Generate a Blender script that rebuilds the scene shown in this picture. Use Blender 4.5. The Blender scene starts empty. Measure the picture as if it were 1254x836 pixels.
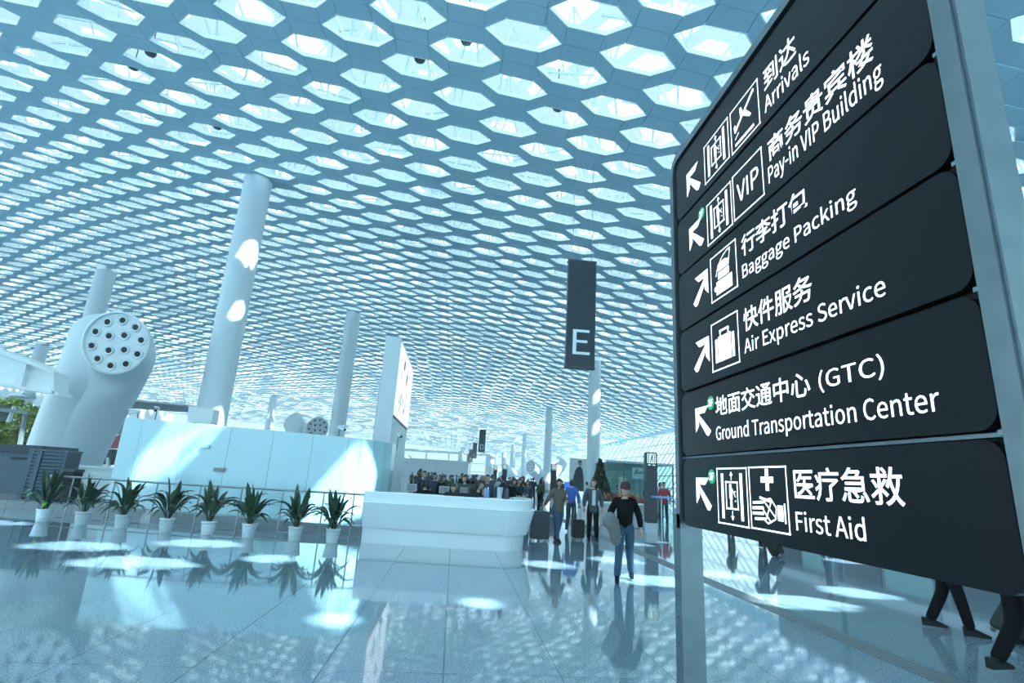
import bpy, bmesh, math, random
from mathutils import Vector, Matrix, Euler
random.seed(7)
PI = math.pi
col = bpy.context.scene.collection
SC = bpy.context.scene

# ------------------------------------------------------------------ camera
EYE = 1.65
FPX = 645.0
UP = Vector((147.0, -2482.0, FPX)).normalized()          # world axes seen in lens axes (x right, y down, z forward)
FW = Vector((-71.0, 161.5, FPX)); FW = (FW - UP * FW.dot(UP)).normalized()
RT = FW.cross(UP)
if RT.x < 0: RT = -RT
cam_d = bpy.data.cameras.new('camera'); cam = bpy.data.objects.new('camera', cam_d); col.objects.link(cam)
cam_d.sensor_width = 36; cam_d.lens = FPX / 1254 * 36; cam_d.clip_end = 1500; cam_d.clip_start = .05
M3 = Matrix(((RT.x, -RT.y, -RT.z), (FW.x, -FW.y, -FW.z), (UP.x, -UP.y, -UP.z)))
cam.matrix_world = Matrix.Translation((0, 0, EYE)) @ M3.to_4x4()
SC.camera = cam
def ray(px, py):
    v = Vector((px - 627, py - 418, FPX)); return Vector((RT.dot(v), FW.dot(v), UP.dot(v)))
def at(px, py, Y):
    d = ray(px, py); return d * (Y / d.y) + Vector((0, 0, EYE))
def gx(px, py, Z=0):
    d = ray(px, py); return d * ((Z - EYE) / d.z) + Vector((0, 0, EYE))

# ------------------------------------------------------------------ light and exposure
SC.view_settings.view_transform = 'Standard'; SC.view_settings.look = 'None'
SC.view_settings.exposure = 0.22; SC.view_settings.gamma = 1.0
SC.view_settings.use_curve_mapping = False
w = bpy.data.worlds.new('sky'); SC.world = w; w.use_nodes = True
nt = w.node_tree; bg = nt.nodes['Background']
tc = nt.nodes.new('ShaderNodeTexCoord'); sx = nt.nodes.new('ShaderNodeSeparateXYZ'); cr = nt.nodes.new('ShaderNodeValToRGB')
nt.links.new(tc.outputs['Generated'], sx.inputs[0]); nt.links.new(sx.outputs['Z'], cr.inputs[0]); nt.links.new(cr.outputs[0], bg.inputs[0])
cr.color_ramp.elements[0].color = (.62, .90, 1, 1); cr.color_ramp.elements[0].position = 0.0
cr.color_ramp.elements[1].color = (.36, .74, 1, 1); cr.color_ramp.elements[1].position = 0.9
bg.inputs[1].default_value = 2.2
SUNT = Vector((-.6, .45, -1.0))                              # the way the sunlight travels
sd = bpy.data.lights.new('sun', 'SUN'); sun = bpy.data.objects.new('sun', sd); col.objects.link(sun)
sd.energy = 30.0; sd.angle = math.radians(.8); sd.color = (.68, .92, 1)
sun.rotation_euler = SUNT.to_track_quat('-Z', 'Y').to_euler(); sun.location = (20, -10, 40)
cyc = SC.cycles
cyc.max_bounces = 10; cyc.diffuse_bounces = 5; cyc.glossy_bounces = 4; cyc.transmission_bounces = 6; cyc.transparent_max_bounces = 12
cyc.sample_clamp_indirect = 6; cyc.caustics_reflective = False; cyc.caustics_refractive = False
cyc.use_denoising = True

# ------------------------------------------------------------------ materials
MAT = {}
def mat(name, color, rough=.5, metal=0, emit=0, spec=.5, noise=0, nscale=40, bump=0, ecol=None, trans=0, alpha=1, coat=0):
    m = bpy.data.materials.new(name); m.use_nodes = True; MAT[name] = m
    n = m.node_tree; b = n.nodes['Principled BSDF']
    c = (*color, 1)
    b.inputs['Base Color'].default_value = c; b.inputs['Roughness'].default_value = rough
    b.inputs['Metallic'].default_value = metal; b.inputs['Specular IOR Level'].default_value = spec
    b.inputs['Transmission Weight'].default_value = trans; b.inputs['Alpha'].default_value = alpha
    b.inputs['Coat Weight'].default_value = coat; b.inputs['Coat Roughness'].default_value = .05
    if emit:
        b.inputs['Emission Color'].default_value = (*(ecol or color), 1); b.inputs['Emission Strength'].default_value = emit
    if noise or bump:
        t = n.nodes.new('ShaderNodeTexNoise'); t.inputs['Scale'].default_value = nscale; t.inputs['Detail'].default_value = 4
        o = n.nodes.new('ShaderNodeTexCoord'); n.links.new(o.outputs['Object'], t.inputs['Vector'])
        if noise:
            mx = n.nodes.new('ShaderNodeMix'); mx.data_type = 'RGBA'
            n.links.new(t.outputs['Fac'], mx.inputs[0])
            mx.inputs[6].default_value = (*[v * (1 - noise) for v in color], 1)
            mx.inputs[7].default_value = (*[min(1, v * (1 + noise)) for v in color], 1)
            n.links.new(mx.outputs[2], b.inputs['Base Color'])
        if bump:
            bp = n.nodes.new('ShaderNodeBump'); bp.inputs['Strength'].default_value = bump; bp.inputs['Distance'].default_value = .01
            n.links.new(t.outputs['Fac'], bp.inputs['Height']); n.links.new(bp.outputs[0], b.inputs['Normal'])
    return m
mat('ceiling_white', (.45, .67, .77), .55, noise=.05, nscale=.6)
mat('frame_white', (.84, .87, .88), .45, noise=.03, nscale=3)
mat('gloss_white', (.82, .88, .90), .18, noise=.02, nscale=4, coat=.4)
mat('paint_white', (.80, .85, .87), .35, noise=.03, nscale=1.5)
mat('column_white', (.66, .72, .76), .4, noise=.03, nscale=1.0)
mat('brushed_steel', (.20, .24, .26), .42, 1, noise=.2, nscale=12)
mat('rail_steel', (.30, .34, .36), .3, .9, noise=.1, nscale=12)
mat('sign_black', (.006, .006, .008), .32, spec=.22, noise=.25, nscale=260)
mat('sign_gap', (.004, .004, .004), .7, noise=.1)
mat('sign_light', (.9, .93, 1), .4, emit=1.5, ecol=(.80, .88, 1), noise=.02)
mat('sign_green', (.02, .30, .12), .4, emit=.35, ecol=(.04, .55, .22), noise=.05)
mat('banner_dark', (.018, .030, .042), .35, noise=.1, nscale=5)
mat('letter_grey', (.55, .66, .72), .4, noise=.04)
mat('letter_white', (.85, .92, .95), .4, noise=.02)
mat('pictogram', (.8, .95, .95), .4, emit=.9, ecol=(.75, 1, .98), noise=.02)
mat('grey_stone', (.22, .25, .27), .35, noise=.2, nscale=12)
mat('drain_grey', (.12, .14, .15), .4, noise=.2, nscale=30)
mat('pot_white', (.74, .80, .83), .35, noise=.03, nscale=8)
mat('soil', (.05, .035, .025), .9, noise=.4, nscale=60)
mat('leaf_green', (.014, .050, .018), .35, noise=.35, nscale=9)
mat('leaf_light', (.16, .34, .06), .4, noise=.3, nscale=9)
mat('leaf_yellow', (.30, .38, .03), .5, noise=.5, nscale=6)
mat('tree_green', (.02, .06, .03), .6, noise=.4, nscale=15)
mat('flower_red', (.45, .02, .06), .5, noise=.3, nscale=20)
mat('flower_yellow', (.75, .6, .08), .5, noise=.2, nscale=20)
mat('device_blue', (.06, .11, .16), .35, noise=.1, nscale=8)
mat('device_dark', (.018, .03, .045), .4, noise=.15, nscale=8)
mat('dark_grey', (.06, .07, .08), .5, noise=.1, nscale=8)
mat('mid_grey', (.22, .26, .28), .5, noise=.1, nscale=6)
mat('black_plastic', (.006, .006, .007), .5, spec=.3, noise=.2, nscale=30)
mat('black_cloth', (.005, .005, .006), .9, spec=.12, noise=.3, nscale=30)
mat('navy_cloth', (.015, .028, .055), .8, noise=.3, nscale=30)
mat('jeans', (.03, .075, .13), .8, noise=.3, nscale=40)
mat('olive_cloth', (.12, .11, .075), .85, noise=.25, nscale=20)
mat('green_cloth', (.05, .09, .05), .85, noise=.25, nscale=20)
mat('grey_cloth', (.17, .17, .17), .85, noise=.25, nscale=20)
mat('slate_cloth', (.05, .075, .095), .85, noise=.25, nscale=20)
mat('pale_cloth', (.55, .60, .66), .8, noise=.12, nscale=20)
mat('blue_cloth', (.04, .12, .42), .8, noise=.2, nscale=20)
mat('red_cloth', (.40, .03, .05), .8, noise=.2, nscale=20)
mat('lilac_cloth', (.45, .40, .65), .7, noise=.1, nscale=20)
mat('skin', (.52, .33, .25), .5, noise=.08, nscale=20)
mat('hair_black', (.008, .007, .007), .5, noise=.3, nscale=60)
mat('hair_brown', (.05, .03, .022), .55, noise=.3, nscale=60)
mat('screen_grey', (.25, .29, .30), .3, noise=.06)
mat('screen_blue', (.05, .15, .6), .3, emit=.5, ecol=(.06, .2, .9), noise=.1)
mat('cup_white', (.85, .88, .9), .4, noise=.02)
mat('bottle_blue', (.10, .38, .75), .3, noise=.05)
mat('bottle_pink', (.6, .35, .45), .4, noise=.05)
mat('poster_white', (.75, .80, .82), .4, noise=.05, nscale=2)
mat('light_box', (.9, .93, .95), .4, emit=.9, ecol=(.9, .98, 1), noise=.03, nscale=2)
mat('print_tan', (.62, .60, .45), .5, noise=.3, nscale=3)
mat('print_red', (.40, .08, .10), .5, noise=.1)
mat('truss_white', (.85, .90, .92), .5, noise=.03)
mat('speaker_dark', (.05, .08, .10), .5, noise=.1)
mat('nozzle_dark', (.006, .008, .009), .6, noise=.1)
mat('script_green', (.02, .12, .10), .4, noise=.1)
mat('sign_teal', (.35, .60, .58), .4, noise=.05)
mat('plate_blue', (.30, .55, .80), .35, noise=.05)

def roof_glass(name, tcol, transp):
    m = bpy.data.materials.new(name); m.use_nodes = True; MAT[name] = m; n = m.node_tree
    for x in list(n.nodes): n.nodes.remove(x)
    o = n.nodes.new('ShaderNodeOutputMaterial'); tl = n.nodes.new('ShaderNodeBsdfTranslucent'); tr = n.nodes.new('ShaderNodeBsdfTransparent')
    df = n.nodes.new('ShaderNodeBsdfDiffuse')
    t = n.nodes.new('ShaderNodeTexNoise'); t.inputs['Scale'].default_value = .35
    g = n.nodes.new('ShaderNodeNewGeometry'); n.links.new(g.outputs['Position'], t.inputs['Vector'])
    mx = n.nodes.new('ShaderNodeMix'); mx.data_type = 'RGBA'; n.links.new(t.outputs['Fac'], mx.inputs[0])
    mx.inputs[6].default_value = (*[v * .85 for v in tcol], 1); mx.inputs[7].default_value = (*tcol, 1)
    n.links.new(mx.outputs[2], tl.inputs[0]); df.inputs[0].default_value = (.35, .42, .46, 1); tr.inputs[0].default_value = (.97, .99, 1, 1)
    a = n.nodes.new('ShaderNodeMixShader'); a.inputs[0].default_value = .25
    n.links.new(tl.outputs[0], a.inputs[1]); n.links.new(df.outputs[0], a.inputs[2])
    b = n.nodes.new('ShaderNodeMixShader'); b.inputs[0].default_value = transp
    n.links.new(a.outputs[0], b.inputs[1]); n.links.new(tr.outputs[0], b.inputs[2]); n.links.new(b.outputs[0], o.inputs[0])
roof_glass('roof_membrane', (.11, .125, .13), 0.0)
roof_glass('roof_pane', (.42, .45, .46), 0.0)
roof_glass('clear_pane', (.9, .93, .95), .93)

def haze_mat(d):
    m = bpy.data.materials.new('glass_haze'); m.use_nodes = True; MAT['glass_haze'] = m; n = m.node_tree
    for x in list(n.nodes): n.nodes.remove(x)
    o = n.nodes.new('ShaderNodeOutputMaterial'); v = n.nodes.new('ShaderNodeVolumeScatter'); v.inputs['Density'].default_value = d; v.inputs['Color'].default_value = (.93, .98, 1, 1); v.inputs['Anisotropy'].default_value = .2
    n.links.new(v.outputs[0], o.inputs['Volume'])
haze_mat(.0042)
# thin clear glass: fresnel mix of transparent and glossy
def thin_glass(name, tint, base=.06):
    m = bpy.data.materials.new(name); m.use_nodes = True; MAT[name] = m; n = m.node_tree
    for x in list(n.nodes): n.nodes.remove(x)
    o = n.nodes.new('ShaderNodeOutputMaterial'); tr = n.nodes.new('ShaderNodeBsdfTransparent'); tr.inputs[0].default_value = (*tint, 1)
    gl = n.nodes.new('ShaderNodeBsdfGlossy'); gl.inputs['Roughness'].default_value = .03
    t = n.nodes.new('ShaderNodeTexNoise'); t.inputs['Scale'].default_value = 2
    mr = n.nodes.new('ShaderNodeMapRange'); mr.inputs[3].default_value = base * .9; mr.inputs[4].default_value = base * 1.1
    n.links.new(t.outputs['Fac'], mr.inputs[0])
    a = n.nodes.new('ShaderNodeMixShader'); n.links.new(mr.outputs[0], a.inputs[0])
    n.links.new(tr.outputs[0], a.inputs[1]); n.links.new(gl.outputs[0], a.inputs[2]); n.links.new(a.outputs[0], o.inputs[0])
thin_glass('facade_glass', (.90, .97, .98))
thin_glass('shop_glass', (.75, .92, .92), .1)

# polished granite floor: fine speckle, high gloss
def granite(name, lo, hi, joints=False):
    m = bpy.data.materials.new(name); m.use_nodes = True; MAT[name] = m; n = m.node_tree; b = n.nodes['Principled BSDF']
    g = n.nodes.new('ShaderNodeNewGeometry'); t = n.nodes.new('ShaderNodeTexNoise'); t.inputs['Scale'].default_value = 55; t.inputs['Detail'].default_value = 3
    v = n.nodes.new('ShaderNodeTexNoise'); v.inputs['Scale'].default_value = .5
    n.links.new(g.outputs['Position'], t.inputs['Vector']); n.links.new(g.outputs['Position'], v.inputs['Vector'])
    r = n.nodes.new('ShaderNodeValToRGB'); r.color_ramp.elements[0].position = .38; r.color_ramp.elements[1].position = .62
    r.color_ramp.elements[0].color = (*lo, 1); r.color_ramp.elements[1].color = (*hi, 1)
    n.links.new(t.outputs['Fac'], r.inputs[0])
    mx = n.nodes.new('ShaderNodeMix'); mx.data_type = 'RGBA'; mx.blend_type = 'MULTIPLY'; mx.inputs[0].default_value = .25
    n.links.new(r.outputs[0], mx.inputs[6]); n.links.new(v.outputs['Color'], mx.inputs[7])
    out = mx.outputs[2]
    if joints:
        s = n.nodes.new('ShaderNodeSeparateXYZ'); n.links.new(g.outputs['Position'], s.inputs[0])
        prev = None
        for ax, off, step, wd in (('X', -.05, 1.025, .006), ('Y', -5.11 + 3.04 * 10, 3.04, .006)):
            a = n.nodes.new('ShaderNodeMath'); a.operation = 'ADD'; a.inputs[1].default_value = off + 1025 * (1 if ax == 'X' else 0); n.links.new(s.outputs[ax], a.inputs[0])
            d = n.nodes.new('ShaderNodeMath'); d.operation = 'MODULO'; d.inputs[1].default_value = step; n.links.new(a.outputs[0], d.inputs[0])
            l = n.nodes.new('ShaderNodeMath'); l.operation = 'LESS_THAN'; l.inputs[1].default_value = wd; n.links.new(d.outputs[0], l.inputs[0])
            if prev is None: prev = l
            else:
                q = n.nodes.new('ShaderNodeMath'); q.operation = 'MAXIMUM'; n.links.new(prev.outputs[0], q.inputs[0]); n.links.new(l.outputs[0], q.inputs[1]); prev = q
        m2 = n.nodes.new('ShaderNodeMix'); m2.data_type = 'RGBA'; n.links.new(prev.outputs[0], m2.inputs[0]); n.links.new(out, m2.inputs[6]); m2.inputs[7].default_value = (.1, .12, .13, 1); out = m2.outputs[2]
    n.links.new(out, b.inputs['Base Color']); b.inputs['Roughness'].default_value = .055; b.inputs['IOR'].default_value = 1.6
    b.inputs['Coat Weight'].default_value = .35; b.inputs['Coat Roughness'].default_value = .03
    b.inputs['Specular IOR Level'].default_value = .6
granite('granite', (.16, .24, .30), (.32, .42, .49))
granite('granite_jointed', (.16, .24, .30), (.32, .42, .49), True)
mat('joint_dark', (.10, .12, .13), .6, noise=.2)

# ------------------------------------------------------------------ mesh helpers
class MB:
    def __init__(s): s.v = []; s.f = []; s.sm = []; s.mi = []; s.ms = []
    def m(s, name):
        if name not in s.ms: s.ms.append(name)
        return s.ms.index(name)
    def add(s, vs, fs, mt=None, smooth=False):
        o = len(s.v); s.v += [tuple(p) for p in vs]; k = s.m(mt) if mt else 0
        for f in fs: s.f.append([i + o for i in f]); s.sm.append(smooth); s.mi.append(k)
    def box(s, lo, hi, mt=None, M=None, bev=0):
        x0, y0, z0 = lo; x1, y1, z1 = hi
        vs = [Vector(p) for p in ((x0,y0,z0),(x1,y0,z0),(x1,y1,z0),(x0,y1,z0),(x0,y0,z1),(x1,y0,z1),(x1,y1,z1),(x0,y1,z1))]
        if M: vs = [M @ p for p in vs]
        s.add(vs, [(0,3,2,1),(4,5,6,7),(0,1,5,4),(1,2,6,5),(2,3,7,6),(3,0,4,7)], mt)
    def prism(s, poly, z0, z1, mt=None, M=None):      # poly = ccw xy list, extruded along z
        n = len(poly); vs = [Vector((p[0], p[1], z0)) for p in poly] + [Vector((p[0], p[1], z1)) for p in poly]
        if M: vs = [M @ p for p in vs]
        s.add(vs, [tuple(range(n))[::-1], tuple(range(n, 2*n))] + [(i, (i+1) % n, (i+1) % n + n, i + n) for i in range(n)], mt)
    def tube(s, pts, rad, seg=10, mt=None, caps=True, flat=None):
        pts = [Vector(p) for p in pts]; n = len(pts)
        if not hasattr(rad, '__len__'): rad = [rad] * n
        rings = []; prev = None
        for i, p in enumerate(pts):
            t = (pts[min(i+1, n-1)] - pts[max(i-1, 0)]).normalized()
            if prev is None:
                a = Vector((0, 0, 1)) if abs(t.z) < .9 else Vector((1, 0, 0)); u = t.cross(a).normalized()
            else: u = (prev - t * prev.dot(t)).normalized()
            prev = u; v = t.cross(u)
            rings.append([p + (u * math.cos(2*PI*k/seg) + v * math.sin(2*PI*k/seg)) * rad[i] for k in range(seg)])
        vs = [q for r in rings for q in r]; fs = []
        for i in range(n-1):
            for k in range(seg): fs.append((i*seg+k, i*seg+(k+1) % seg, (i+1)*seg+(k+1) % seg, (i+1)*seg+k))
        s.add(vs, fs, mt, True)
        if caps:
            s.add(rings[0], [tuple(range(seg))[::-1]], mt); s.add(rings[-1], [tuple(range(seg))], mt)
    def lathe(s, prof, seg=24, c=(0, 0, 0), mt=None, smooth=True, M=None):   # prof = [(r, z)]
        vs = []; fs = []
        for r, z in prof:
            for k in range(seg):
                p = Vector((c[0] + r*math.cos(2*PI*k/seg), c[1] + r*math.sin(2*PI*k/seg), c[2] + z)); vs.append(M @ p if M else p)
        for i in range(len(prof)-1):
            for k in range(seg): fs.append((i*seg+k, i*seg+(k+1) % seg, (i+1)*seg+(k+1) % seg, (i+1)*seg+k))
        s.add(vs, fs, mt, smooth)
    def ball(s, c, r, seg=12, rings=8, mt=None, sc=(1, 1, 1)):
        vs = []; fs = []
        for i in range(rings+1):
            th = PI*i/rings
            for k in range(seg):
                vs.append((c[0]+r*sc[0]*math.sin(th)*math.cos(2*PI*k/seg), c[1]+r*sc[1]*math.sin(th)*math.sin(2*PI*k/seg), c[2]+r*sc[2]*math.cos(th)))
        for i in range(rings):
            for k in range(seg): fs.append((i*seg+k, (i+1)*seg+k, (i+1)*seg+(k+1) % seg, i*seg+(k+1) % seg))
        s.add(vs, fs, mt, True)
    def mesh(s, name, mt=None):
        me = bpy.data.meshes.new(name); me.from_pydata(s.v, [], s.f)
        for k in (s.ms or [mt or 'frame_white']): me.materials.append(MAT[k])
        me.polygons.foreach_set('use_smooth', s.sm)
        if len(s.ms) > 1: me.polygons.foreach_set('material_index', s.mi)
        me.update(); return me
    def build(s, name, mt=None, parent=None, loc=None, rz=0):
        if mt and not s.ms: s.ms = [mt]
        return link(name, s.mesh(name, mt), parent, loc, rz)
def link(name, me, parent=None, loc=None, rz=0, rot=None):
    o = bpy.data.objects.new(name, me); col.objects.link(o)
    if parent: o.parent = parent
    if loc is not None: o.location = loc
    o.rotation_euler = rot if rot else (0, 0, rz)
    return o
def tag(o, label=None, cat=None, group=None, kind=None):
    if label: o['label'] = label
    if cat: o['category'] = cat
    if group: o['group'] = group
    if kind: o['kind'] = kind
    return o
def empty(name, loc=(0, 0, 0), rz=0, label=None, cat=None, group=None, kind=None):
    o = bpy.data.objects.new(name, None); o.empty_display_size = .2; col.objects.link(o); o.location = loc; o.rotation_euler = (0, 0, rz)
    return tag(o, label, cat, group, kind)
def copy_tree(o, parent=None):
    c = o.copy(); col.objects.link(c); c.parent = parent
    for ch in list(o.children): copy_tree(ch, c)
    return c
def on_line(a, b, t): return Vector(a).lerp(Vector(b), t)

# ------------------------------------------------------------------ the vaulted roof surface (control net of a cubic B-spline, cm)
NET = [[int(v) / 100 for v in r.split()] for r in '''2007 1986 1962 1935 1903 1867 1826 1783 1738 1693 1650 1612 1579 1556 1545 1550 1570 1599 1634 1670 1705 1737 1765 1789 1808 1823 1834 1842 1846 1849 1849 1848 1845 1840 1835 1829 1823 1816 1808 1800 1792
1987 1972 1954 1934 1908 1878 1843 1805 1764 1722 1681 1644 1613 1590 1578 1581 1599 1625 1655 1684 1712 1736 1756 1773 1785 1794 1800 1804 1805 1804 1802 1798 1794 1788 1782 1775 1768 1760 1752 1744 1735
1964 1955 1945 1931 1913 1890 1861 1827 1790 1751 1712 1677 1647 1625 1613 1616 1631 1653 1676 1699 1719 1735 1747 1756 1762 1765 1766 1765 1763 1759 1754 1749 1742 1735 1728 1720 1712 1704 1696 1687 1678
1936 1935 1933 1928 1918 1902 1880 1851 1817 1780 1744 1710 1682 1662 1652 1653 1664 1680 1697 1712 1724 1731 1735 1737 1736 1734 1730 1725 1719 1713 1706 1698 1690 1682 1674 1665 1657 1648 1639 1630 1621
1901 1909 1916 1920 1920 1913 1899 1876 1846 1811 1774 1742 1715 1697 1688 1687 1694 1705 1716 1723 1725 1724 1720 1715 1708 1700 1692 1683 1674 1665 1656 1647 1638 1629 1620 1610 1601 1592 1582 1573 1564
1857 1876 1893 1908 1919 1923 1917 1902 1876 1842 1805 1771 1746 1729 1719 1716 1718 1723 1728 1727 1721 1711 1700 1688 1675 1663 1651 1639 1628 1616 1605 1595 1585 1574 1564 1555 1545 1535 1525 1516 1506
1805 1833 1861 1888 1911 1928 1935 1928 1907 1875 1836 1800 1775 1757 1744 1736 1732 1730 1728 1720 1706 1689 1672 1655 1638 1622 1607 1592 1578 1565 1553 1542 1530 1519 1509 1498 1488 1478 1468 1458 1448
1743 1780 1818 1857 1894 1926 1948 1953 1939 1909 1869 1831 1803 1780 1761 1746 1734 1724 1713 1698 1680 1659 1637 1616 1596 1577 1559 1542 1527 1513 1499 1487 1475 1463 1452 1441 1431 1420 1410 1400 1390
1672 1717 1764 1813 1863 1911 1952 1972 1966 1940 1902 1862 1826 1795 1768 1745 1724 1705 1687 1666 1644 1619 1595 1571 1548 1526 1507 1489 1473 1458 1444 1431 1418 1407 1395 1384 1373 1362 1352 1341 1331
1592 1645 1698 1754 1814 1878 1940 1978 1981 1958 1922 1880 1838 1798 1762 1730 1701 1675 1650 1625 1599 1572 1545 1519 1494 1472 1451 1433 1416 1401 1387 1374 1361 1349 1337 1326 1315 1304 1293 1283 1272
1506 1564 1623 1683 1747 1817 1897 1957 1969 1953 1921 1879 1832 1785 1740 1700 1665 1633 1604 1576 1547 1518 1489 1461 1435 1412 1392 1374 1357 1342 1328 1315 1302 1290 1279 1267 1256 1245 1234 1223 1213
1414 1477 1540 1605 1670 1737 1812 1886 1920 1920 1895 1855 1805 1751 1700 1654 1614 1580 1549 1519 1489 1458 1427 1398 1372 1349 1329 1312 1296 1282 1269 1256 1243 1231 1219 1208 1197 1186 1175 1164 1153
1318 1385 1453 1523 1595 1670 1739 1807 1850 1861 1844 1806 1753 1695 1638 1590 1549 1515 1485 1456 1425 1393 1360 1329 1304 1282 1264 1248 1234 1220 1208 1195 1183 1171 1159 1148 1137 1126 1115 1104 1094
1221 1290 1362 1438 1518 1591 1662 1724 1765 1778 1765 1730 1676 1614 1556 1509 1471 1440 1412 1386 1357 1323 1288 1257 1233 1213 1197 1183 1170 1158 1145 1133 1121 1110 1098 1087 1076 1065 1055 1044 1033
1124 1193 1265 1345 1438 1509 1572 1625 1659 1666 1655 1622 1570 1511 1457 1414 1382 1355 1332 1308 1282 1249 1214 1184 1161 1143 1129 1116 1105 1094 1082 1071 1059 1048 1037 1026 1015 1005 994 984 973
1029 1096 1165 1239 1324 1398 1457 1499 1522 1523 1507 1476 1435 1389 1346 1312 1285 1263 1243 1223 1199 1170 1139 1112 1091 1074 1061 1049 1038 1028 1018 1007 996 985 975 964 954 944 933 923 913
936 1002 1070 1140 1211 1275 1324 1355 1366 1358 1338 1310 1282 1254 1226 1202 1182 1165 1149 1132 1111 1088 1063 1040 1021 1005 992 982 972 962 952 942 932 922 912 902 892 882 872 862 852
844 908 972 1036 1096 1146 1183 1203 1205 1191 1167 1143 1127 1113 1099 1085 1073 1062 1051 1038 1022 1004 985 966 950 936 924 914 904 895 886 878 868 859 850 840 830 821 811 801 791
751 812 871 927 976 1015 1040 1050 1045 1029 1007 988 978 973 969 965 962 957 951 943 932 919 905 891 878 866 855 846 837 829 821 812 804 795 787 777 768 759 749 740 730
658 714 768 816 855 882 897 898 888 870 852 838 833 834 838 844 848 850 850 847 842 834 825 815 805 795 786 777 770 762 755 747 740 732 723 715 706 697 688 678 669'''.strip().split('\n')]
def _b(s): return ((1-s)**3/6, (3*s**3-6*s*s+4)/6, (-3*s**3+3*s*s+3*s+1)/6, s**3/6)
NX, NY = len(NET), len(NET[0])
def roof(x, y):
    u = min(max((x + 112) / 8, 1), NX - 2.001); v = min(max((y + 16) / 8, 1), NY - 2.001)
    i, j = int(u), int(v); bu, bv = _b(u - i), _b(v - j); z = 0
    for a in range(4):
        row = NET[min(i - 1 + a, NX - 1)]
        for c in range(4): z += bu[a] * bv[c] * row[min(j - 1 + c, NY - 1)]
    return z
X0, Y0, AY, CY, AX = .9324, 12.2081, 2.34999, -1.24525, 1.64011     # honeycomb lattice
def cell(i, j): return X0 + AX * i, Y0 + AY * j + CY * i
SK = CY + AY / 2
OUT = [(1.14, SK), (.5, AY/2), (-.5, AY/2), (-1.14, -SK), (-.5, -AY/2), (.5, -AY/2)]

HOLE = [(1.12, SK + .02), (.545, .52), (-.52, .54), (-1.12, -SK - .02), (-.53, -.51), (.56, -.54)]
cells = []
for i in range(-68, 21):
    for j in range(-75, 150):
        x, y = cell(i, j)
        if x > 31.0 or x < -110 or y < -15 or y > 214: continue
        if x < -1.15 * y - 24 and x < -22: continue
        cells.append((i, j, x, y))
def cam_dist(x, y, z):
    return math.sqrt(x*x + y*y + (z-EYE)**2)
def in_view(x, y, z):
    d = Vector((x, y, z - EYE)); c = Vector((RT.x*d.x + FW.x*d.y + UP.x*d.z, RT.y*d.x + FW.y*d.y + UP.y*d.z, RT.z*d.x + FW.z*d.y + UP.z*d.z))
    if c.z < .5: return False
    px, py = c.x/c.z*FPX + 627, c.y/c.z*FPX + 418
    return -40 < px < 1290 and -45 < py < 836
near = sorted([c for c in cells if in_view(c[2], c[3], roof(c[2], c[3]))], key=lambda c: cam_dist(c[2], c[3], roof(c[2], c[3])))[:300]
nearset = {(c[0], c[1]) for c in near}
ceil_root = MB()
skirt = MB(); truss = MB()
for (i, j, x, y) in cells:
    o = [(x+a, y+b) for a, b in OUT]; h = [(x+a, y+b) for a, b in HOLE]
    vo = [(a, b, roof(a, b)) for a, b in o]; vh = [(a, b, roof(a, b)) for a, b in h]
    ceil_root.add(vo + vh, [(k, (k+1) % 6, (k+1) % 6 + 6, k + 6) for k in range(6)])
    if (i, j) not in nearset:
        skirt.add(vh + [(a, b, c + .10) for a, b, c in vh], [(k, (k+1) % 6, (k+1) % 6 + 6, k + 6) for k in range(6)])
        if y < 75 and x > -45:
            zt = roof(x, y) + 2.4
            for k in (1, 3, 5):
                truss.tube([(x, y, zt), (vo[k][0], vo[k][1], vo[k][2] + .15)], .035, 3, None, False)
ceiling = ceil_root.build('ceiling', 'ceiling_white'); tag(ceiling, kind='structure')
tag(skirt.build('opening_rim', 'frame_white', ceiling), kind='stuff')
tag(truss.build('roof_truss', 'truss_white', ceiling), kind='stuff')
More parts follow.
